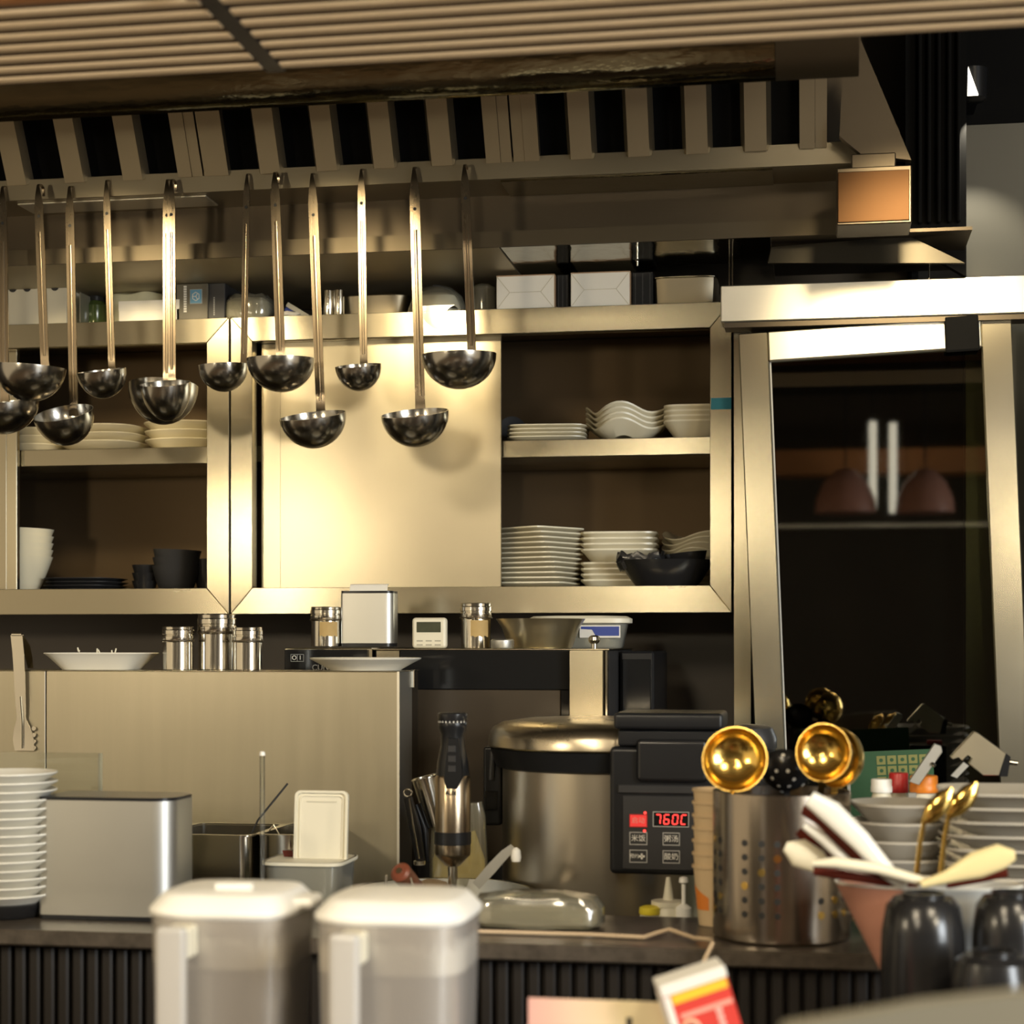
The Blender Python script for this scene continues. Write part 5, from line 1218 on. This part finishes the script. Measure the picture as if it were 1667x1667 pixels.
def dip(px, py, Y, rad, face, label, mat, holes=False, foot=(1272, 1400), name='golden_ladle'):
    """ladle standing in the holder: bowl opening faces 'face'"""
    k = K(px, Y); c = P(px, py, Y)
    t = thing(name, label, 'ladle', c, group='ladles in the perforated holder')
    lv = []; rr_ = rad * k
    for i in range(9): a = i / 8 * math.pi / 2; lv.append((max(rr_ * math.sin(a), rr_ * .02), -rr_ * .72 * math.cos(a)))
    lv += [(rr_ - .0015, 0)] + [(max(a - .0015, .0006), b + .0015) for a, b in reversed(lv[:-1])]
    g = G(); g.M = Vector(face).normalized().to_track_quat('Z', 'Y').to_matrix().to_4x4(); g.shell(lv, n=40)
    b = put('bowl', g, mat, t)
    f = Vector(face).normalized()
    edge = (Vector((0, 0, -1)) - f * f.dot(Vector((0, 0, -1)))).normalized() * rr_
    ft = Vector((X(foot[0], YH), YH, zk + .05)) - c
    put('handle', G().strip([edge * .97, edge + (ft - edge) * .1, edge + (ft - edge) * .5, ft], [.009, .008, .009, .010], .0022), mat, t)
    if holes:
        for i, (a_, e_) in enumerate(((0, .3), (1, .3), (2.1, .3), (3.2, .3), (4.2, .3), (5.2, .3), (0.5, .75), (1.6, .75), (2.7, .75), (3.8, .75), (4.9, .75), (5.9, .75))):
            d_ = g.M.to_3x3() @ Vector((math.sin(e_ * 1.5) * math.cos(a_), math.sin(e_ * 1.5) * math.sin(a_), -math.cos(e_ * 1.5) * .72))
            o = put('drain_hole', G().shell([(3 * k, 0), (3 * k, .0006)], n=10), PRINTW, b, loc=d_ * rr_ * 1.005)
            o.rotation_euler = d_.to_track_quat('Z', 'Y').to_euler()
dip(1196, 1236, 2.36, 54, (-.15, -1, .22), 'golden ladle with round bowl facing the viewer, on the left', GOLD, foot=(1230, 0))
dip(1340, 1225, 2.37, 48, (-.42, -1, .10), 'golden ladle with bowl turned left, in front on the right', GOLD, foot=(1315, 0))
dip(1362, 1234, 2.43, 50, (-.75, -.75, .1), 'golden ladle behind the other on the right of the holder', GOLD, foot=(1335, 0))
dip(1278, 1252, 2.44, 40, (.1, .8, .5), 'black pierced skimmer between the golden ladles', BLACKC, holes=True, foot=(1280, 0), name='black_skimmer')

# stacks of grey bowls and plates on the right
Ys = 2.60
k = K(1462, 2.47)
me = G().shell([(45 * k, 0), (48 * k, 3 * k), (76 * k, 32 * k), (80 * k, 36 * k), (80 * k, 40 * k), (76 * k, 39 * k), (44 * k, 5 * k)], n=52).mesh('grey_bowl', GREYC)
stack('grey_bowl', 'grey stoneware bowl in the stack right of the holder, {}', 'bowl', 'grey stoneware bowls', me, GREYC, (X(1466, 2.46), 2.46, zk), 7, 29 * k, rnd=.0006)
k = K(1640, 2.45)
me = G().shell([(70 * k, 0), (72 * k, 2 * k), (112 * k, 20 * k), (118 * k, 22 * k), (118 * k, 26 * k), (112 * k, 24 * k), (68 * k, 5 * k)], p=4, n=52).mesh('grey_plate', GREYC)
stack('grey_plate', 'grey stoneware plate in the high stack at the right picture edge, {}', 'plate', 'grey stoneware plates', me, GREYC, (X(1648, 2.43), 2.43, zk), 11, 21.8 * k, rnd=.0008)
# spoon bowl
YS = 2.19; zled = 0.955
led = thing('side_shelf', 'dark wooden shelf fixed before the service counter on the right', 'shelf', (X(1600, 2.1), 2.1, zled))
put('board', G().box(X(1412, 2.1) - led.location.x, -.10, -.02, 0.6, .165, 0, .002), RIBW, led)
put('bracket', G().box(-.02, .10, -.2, 0, .165, -.0205), BLACKP, led)
k = K(1515, YS)
hb = Z(1515, 1438, YS) - zled - .0006
pb = thing('spoon_bowl', 'tapered bowl, terracotta on the left and grey-white on the right, full of spoons', 'bowl', (X(1512, YS), YS, zled + .0006))
lv = [(42 * k, 0), (44 * k, .003), (148 * k, hb - .004), (150 * k, hb), (146 * k, hb), (42 * k, .008)]
def half(lo, hi, mat, nm, lab):
    vs = []; fs = []; n = 28; L = len(lv)
    for (r_, z_) in lv:
        for i in range(n + 1):
            a = R(lo + (hi - lo) * i / n); vs.append((r_ * math.cos(a), r_ * math.sin(a) * .5, z_))
    for j in range(L - 1):
        for i in range(n): fs.append((j*(n+1)+i, j*(n+1)+i+1, (j+1)*(n+1)+i+1, (j+1)*(n+1)+i))
    put(nm, G().add(vs, fs), mat, pb, label=lab)
half(100, 277, PINK, 'terracotta_side', 'terracotta-glazed side'); half(277, 460, plain('ceramic_grey_white', (0.46, .47, .46), .3), 'grey_side', 'grey-white side')
put('foot', G().shell([(42 * k, 0), (42 * k, .002)], n=32, asp=.5), PINK, pb)
put('rim', G().tube([(149 * k * math.cos(a), 74.5 * k * math.sin(a), hb) for a in [2 * math.pi * i / 48 for i in range(49)]], .0018, 8, cap=False), WHITE, pb)
def spoon(path, wd, mat, label, th=.006, grp='spoons in the tapered bowl'):
    Yq = [p[2] for p in path]
    pts = [P(*p) for p in path]
    t = tag(put('soup_spoon', G().tube(pts, [w_ * k for w_ in wd], 16, ry=th, up=(0, -1, .15)), mat), label, 'spoon', grp)
spoon([(1318, 1300, 2.12), (1352, 1322, 2.12), (1400, 1368, 2.12), (1446, 1420, 2.13), (1472, 1442, 2.14)], [13, 19, 17, 13, 8], WHITE, 'thick white spoon handle rising highest to the upper left')
spoon([(1306, 1318, 2.15), (1340, 1330, 2.15), (1382, 1376, 2.15), (1420, 1430, 2.16)], [8, 16, 15, 8], LACQ, 'dark red lacquered spoon just below the highest white spoon')
spoon([(1308, 1344, 2.14), (1340, 1366, 2.14), (1375, 1400, 2.14), (1400, 1430, 2.15)], [6, 9, 9, 6], WHITE, 'thin white spoon handle between two dark red spoons')
spoon([(1300, 1352, 2.18), (1330, 1380, 2.18), (1368, 1420, 2.18)], [8, 13, 8], LACQ, 'dark red spoon lowest of the rising handles')
spoon([(1278, 1378, 2.16), (1300, 1388, 2.16), (1330, 1402, 2.16), (1360, 1425, 2.17)], [8, 24, 20, 6], CREAM, 'short cream ladle end sticking out at the left of the bowl')
spoon([(1322, 1406, 2.10), (1360, 1404, 2.10), (1430, 1414, 2.11), (1500, 1434, 2.12), (1540, 1437, 2.12)], [5, 9, 9, 8, 6], CREAM, 'pale flat spoon handle lying across the bowl rim')
spoon([(1324, 1418, 2.13), (1370, 1420, 2.13), (1430, 1430, 2.14), (1490, 1444, 2.15)], [7, 12, 11, 6], LACQ, 'dark red flat spoon lying under the pale one')
spoon([(1500, 1440, 2.11), (1540, 1428, 2.11), (1590, 1408, 2.11), (1630, 1394, 2.11), (1652, 1392, 2.11)], [6, 10, 21, 20, 8], plain('spoon_ivory', (0.80, 0.68, 0.36), .25), 'ivory spoon with oval bowl pointing right')
spoon([(1540, 1442, 2.15), (1590, 1428, 2.15), (1640, 1420, 2.15)], [5, 10, 8], LACQ, 'dark red spoon under the ivory spoon on the right')
# gold serving spoons behind
for i, (px, py, lab) in enumerate(((1525, 1312, 'golden serving spoon leaning right, front one of two'), (1565, 1303, 'golden serving spoon leaning right, rear one of two'))):
    Yg = 2.22 + .03 * i; kq = K(px, Yg)
    t = thing('serving_spoon', lab, 'spoon', P(px, py, Yg), group='golden serving spoons')
    put('bowl', G().tube([(-20 * kq, 0, -26 * kq), (-10 * kq, -.004, -14 * kq), (2 * kq, -.006, 0), (14 * kq, -.004, 16 * kq), (22 * kq, 0, 28 * kq)], [6 * kq, 14 * kq, 17 * kq, 14 * kq, 5 * kq], 16, ry=.006, up=(0, -1, 0)), GOLD, t)
    put('handle', G().tube([(-20 * kq, 0, -26 * kq), (-26 * kq, .004, -60 * kq), (-34 * kq, .006, -135 * kq)], [4 * kq, 4 * kq, 5 * kq], 10), GOLD, t)
# upturned black cups
def bcup(px, top, wd, Y, label):
    k = K(px, Y); h = Z(px, top, Y) - zled - .0006; r = wd / 2 * k
    t = thing('black_cup', label, 'cup', (X(px, Y), Y, zled + .0006), group='upturned glossy black cups')
    put('body', G().shell([(r * .92, 0), (r, .004), (r * 1.02, h * .4), (r * .98, h * .75), (r * .88, h * .93), (r * .70, h * .99), (r * .5, h - .001)], n=48), BLACKC, t)
    put('foot_ring', G().shell([(r * .5, h - .001), (r * .5, h + .004), (r * .42, h + .004), (r * .42, h - .001)], n=36), BLACKC, t)
bcup(1503, 1458, 136, 2.08, 'upturned glossy black cup in the middle of the shelf')
bcup(1645, 1456, 124, 2.075, 'upturned glossy black cup at the right edge, rear one')
bcup(1618, 1552, 138, 1.985, 'low upturned black cup at the right edge, front one')

# ================================================================== guest table in the foreground
ZG = 0.915
gt = thing('guest_table', 'dark wooden table under the jugs in the foreground', 'table', (0, 1.6, 0))
put('table_top', G().box(-1.4, -.9, ZG - .035, 1.3, .42, ZG, .004), TABLEM, gt)
for sx in (-1.3, 1.2):
    for sy in (-.8, .33):
        put('leg', G().box(sx - .03, sy - .03, 0, sx + .03, sy + .03, ZG - .0355, .003), TABLEM, gt)
zg = ZG + .0006
def jug(px0, px1, top, Y, label, nub):
    c = (px0 + px1) / 2; k = K(c, Y); w2 = (px1 - px0) / 2 * k
    zt_ = Z(c, top, Y) - zg
    t = thing('water_jug', label, 'jug', (X(c, Y), Y + w2, zg), group='frosted plastic water jugs')
    zl = zt_ - 38 * k; zsk = zt_ - 126 * k
    P_ = 4.2
    put('body', G().shell([(w2 * .86, 0), (w2 * .90, .004), (w2 * .95, zsk), (w2 * .97, zl - .002), (w2 * .955, zl - .002), (w2 * .935, zsk), (w2 * .87, .006)], p=P_, n=56), JUGM, t)
    put('water', G().shell([(w2 * .865, .0065), (w2 * .92, zsk * .97), (w2 * .92, zsk * .975)], p=P_, n=48), clear('jug_water', tint=(.70, .68, .68), rough=.05, refl=.02, haze=.40, hazecol=(.60, .55, .54)) if 'jug_water' not in bpy.data.materials else bpy.data.materials['jug_water'], t)
    put('lid_skirt', G().shell([(w2 * .94, zsk + .002), (w2 * .945, zsk + .003), (w2 * .95, zl), (w2 * .90, zl), (w2 * .90, zsk + .003)], p=P_, n=48), PLW, t)
    put('lid', G().shell([(w2 * .99, zl), (w2 * 1.0, zl + .002), (w2 * 1.0, zl + 8 * k), (w2 * .985, zl + 11 * k), (w2 * .84, zl + 32 * k), (w2 * .80, zl + 34 * k), (w2 * .3, zt_ - 2 * k), (w2 * .1, zt_ - 2 * k)], p=P_, n=56), PLW, t)
    if nub:
        put('spout_flap', G().box(w2 * .55, -w2 * .3, zl + 4 * k, w2 * 1.18, w2 * .3, zl + 24 * k, .006, 3), PLW, t)
        put('flap_hinge', G().tube([(-w2 * .15, -w2 * .3, zt_ + .001), (w2 * .35, -w2 * .3, zt_ + .002)], .004, 10), PLW, t)
    hx = -w2 * .36
    g = G().box(hx - 25 * k, -w2 * .95 - .045, .03, hx + 25 * k, -w2 * .95 - .030, zl - 6 * k, .006, 3)
    hd = put('handle', g, JUGM if False else clear('jug_handle_plastic', tint=(.85, .84, .80), rough=.25, refl=.05, haze=.85, hazecol=(.90, .88, .85)) if 'jug_handle_plastic' not in bpy.data.materials else bpy.data.materials['jug_handle_plastic'], t)
    for (za, zb_) in ((zl - 62 * k, zl - 10 * k), (.034, .06)):
        put('handle_bridge', G().box(hx - 18 * k, -w2 * .95 - .0295, za, hx + 24 * k, -w2 * .945, zb_, .003), PLCREAM, t)
jug(216, 466, 1457, 1.75, 'frosted white-lidded water jug, left of the two in the foreground', True)
jug(490, 752, 1468, 1.72, 'frosted white-lidded water jug, right of the two in the foreground', False)
# printed card
def gradient_card():
    m, nt, b = nodes('card_pink_to_cream')
    tc = nt.nodes.new('ShaderNodeTexCoord'); sp_ = nt.nodes.new('ShaderNodeSeparateXYZ'); nt.links.new(tc.outputs['Object'], sp_.inputs[0])
    mr = nt.nodes.new('ShaderNodeMapRange'); mr.inputs[1].default_value = -.08; mr.inputs[2].default_value = .02; nt.links.new(sp_.outputs[0], mr.inputs[0])
    mx = nt.nodes.new('ShaderNodeMix'); mx.data_type = 'RGBA'; mx.inputs[6].default_value = (.84, .46, .40, 1); mx.inputs[7].default_value = (.86, .74, .48, 1)
    nt.links.new(mr.outputs[0], mx.inputs[0]); nt.links.new(mx.outputs[2], b.inputs['Base Color']); b.inputs['Roughness'].default_value = .6
    return m
Yc = 1.80; k = K(985, Yc)
t = thing('menu_card', 'pink and cream printed card standing at the bottom of the picture', 'card', (X(984, Yc), Yc, zg))
hc = Z(984, 1629, Yc) - zg
put('card', G().box(-126 * k, 0, 0, 126 * k, .004, hc, .0006), gradient_card(), t)
put('printed_mark', G().box(36 * k, -.0006, hc - 70 * k, 45 * k, -.0001, hc - 26 * k), PRINTK, t)
put('card_stand', G().box(-60 * k, .0045, 0, 60 * k, .05, .01, .002), BLACKP, t)
# red packet, leaning
Yr = 1.76; k = K(1140, Yr)
pt = P(1126, 1590, Yr)
ang = R(-17.5)
t = thing('red_packet', 'red carton with white top and yellow stripe leaning over the printed card', 'packet', (pt.x, Yr, pt.z), rot=(R(4), R(-17.5), R(14)))
w2 = 56 * k; hh = 215 * k
put('carton', G().box(-w2, 0, -hh, w2, .035, 0, .002), RED, t)
put('white_top', G().box(-w2 - .0004, -.0006, -19 * k, w2 + .0004, .0355, .0006, .001), PRINTW, t)
put('yellow_stripe', G().box(-w2 + 14 * k, -.0008, -35 * k, w2 - .002, -.0001, -19.5 * k), YELLOW, t)
put('pale_stripe', G().box(-w2 + 20 * k, -.0008, -62 * k, w2 - .002, -.0001, -54 * k), plain('print_rose', (.78, .36, .28), .5), t)
put('white_side', G().box(-w2 - .0012, 0.001, -hh + .002, -w2 - .0001, .034, -20 * k), PRINTW, t)
put('white_margin', G().box(-w2 + .0005, -.0007, -hh + .002, -w2 + 12 * k, -.0001, -19.5 * k), PRINTW, t)
lg = put('logo_swirl', G().tube([(-w2 + (30 + 14 * math.cos(a)) * k, -.001, (-84 + 16 * math.sin(a)) * k) for a in [R(-200 + 20 * i) for i in range(18)]], 3.2 * k, 8), plain('print_peach', (.80, .50, .32), .5), t, label='pale looping logo')
for i in range(5):
    put('printed_letter', G().box(w2 - 34 * k, -.0008, (-72 - 11 * i) * k, w2 - 24 * k, -.0001, (-64 - 11 * i) * k), plain('print_rose_light', (.82, .50, .44), .5) if i == 0 else bpy.data.materials['print_rose_light'], t)
# blurred grey board nearest the camera
Yn = 1.12
a = P(1270, 1672, Yn); b = P(1720, 1612, Yn)
t = thing('grey_board', 'blurred grey slanting board in the bottom right corner', 'board', ((a.x + b.x) / 2, Yn, zg))
put('board', G().prism([(a.x - t.location.x, 0), (b.x - t.location.x + .1, 0), (b.x - t.location.x + .1, b.z - zg + .006), (b.x - t.location.x, b.z - zg), ((a.x + b.x) / 2 - t.location.x, (a.z * .42 + b.z * .58) - zg), (a.x - t.location.x, a.z - zg)], 'y', 0, .02, .002), plain('board_grey', (.20, .19, .15), .5, var=.1), t)
put('support_foot', G().box(-.05, .021, 0, .05, .09, .012, .002), BLACKP, t)
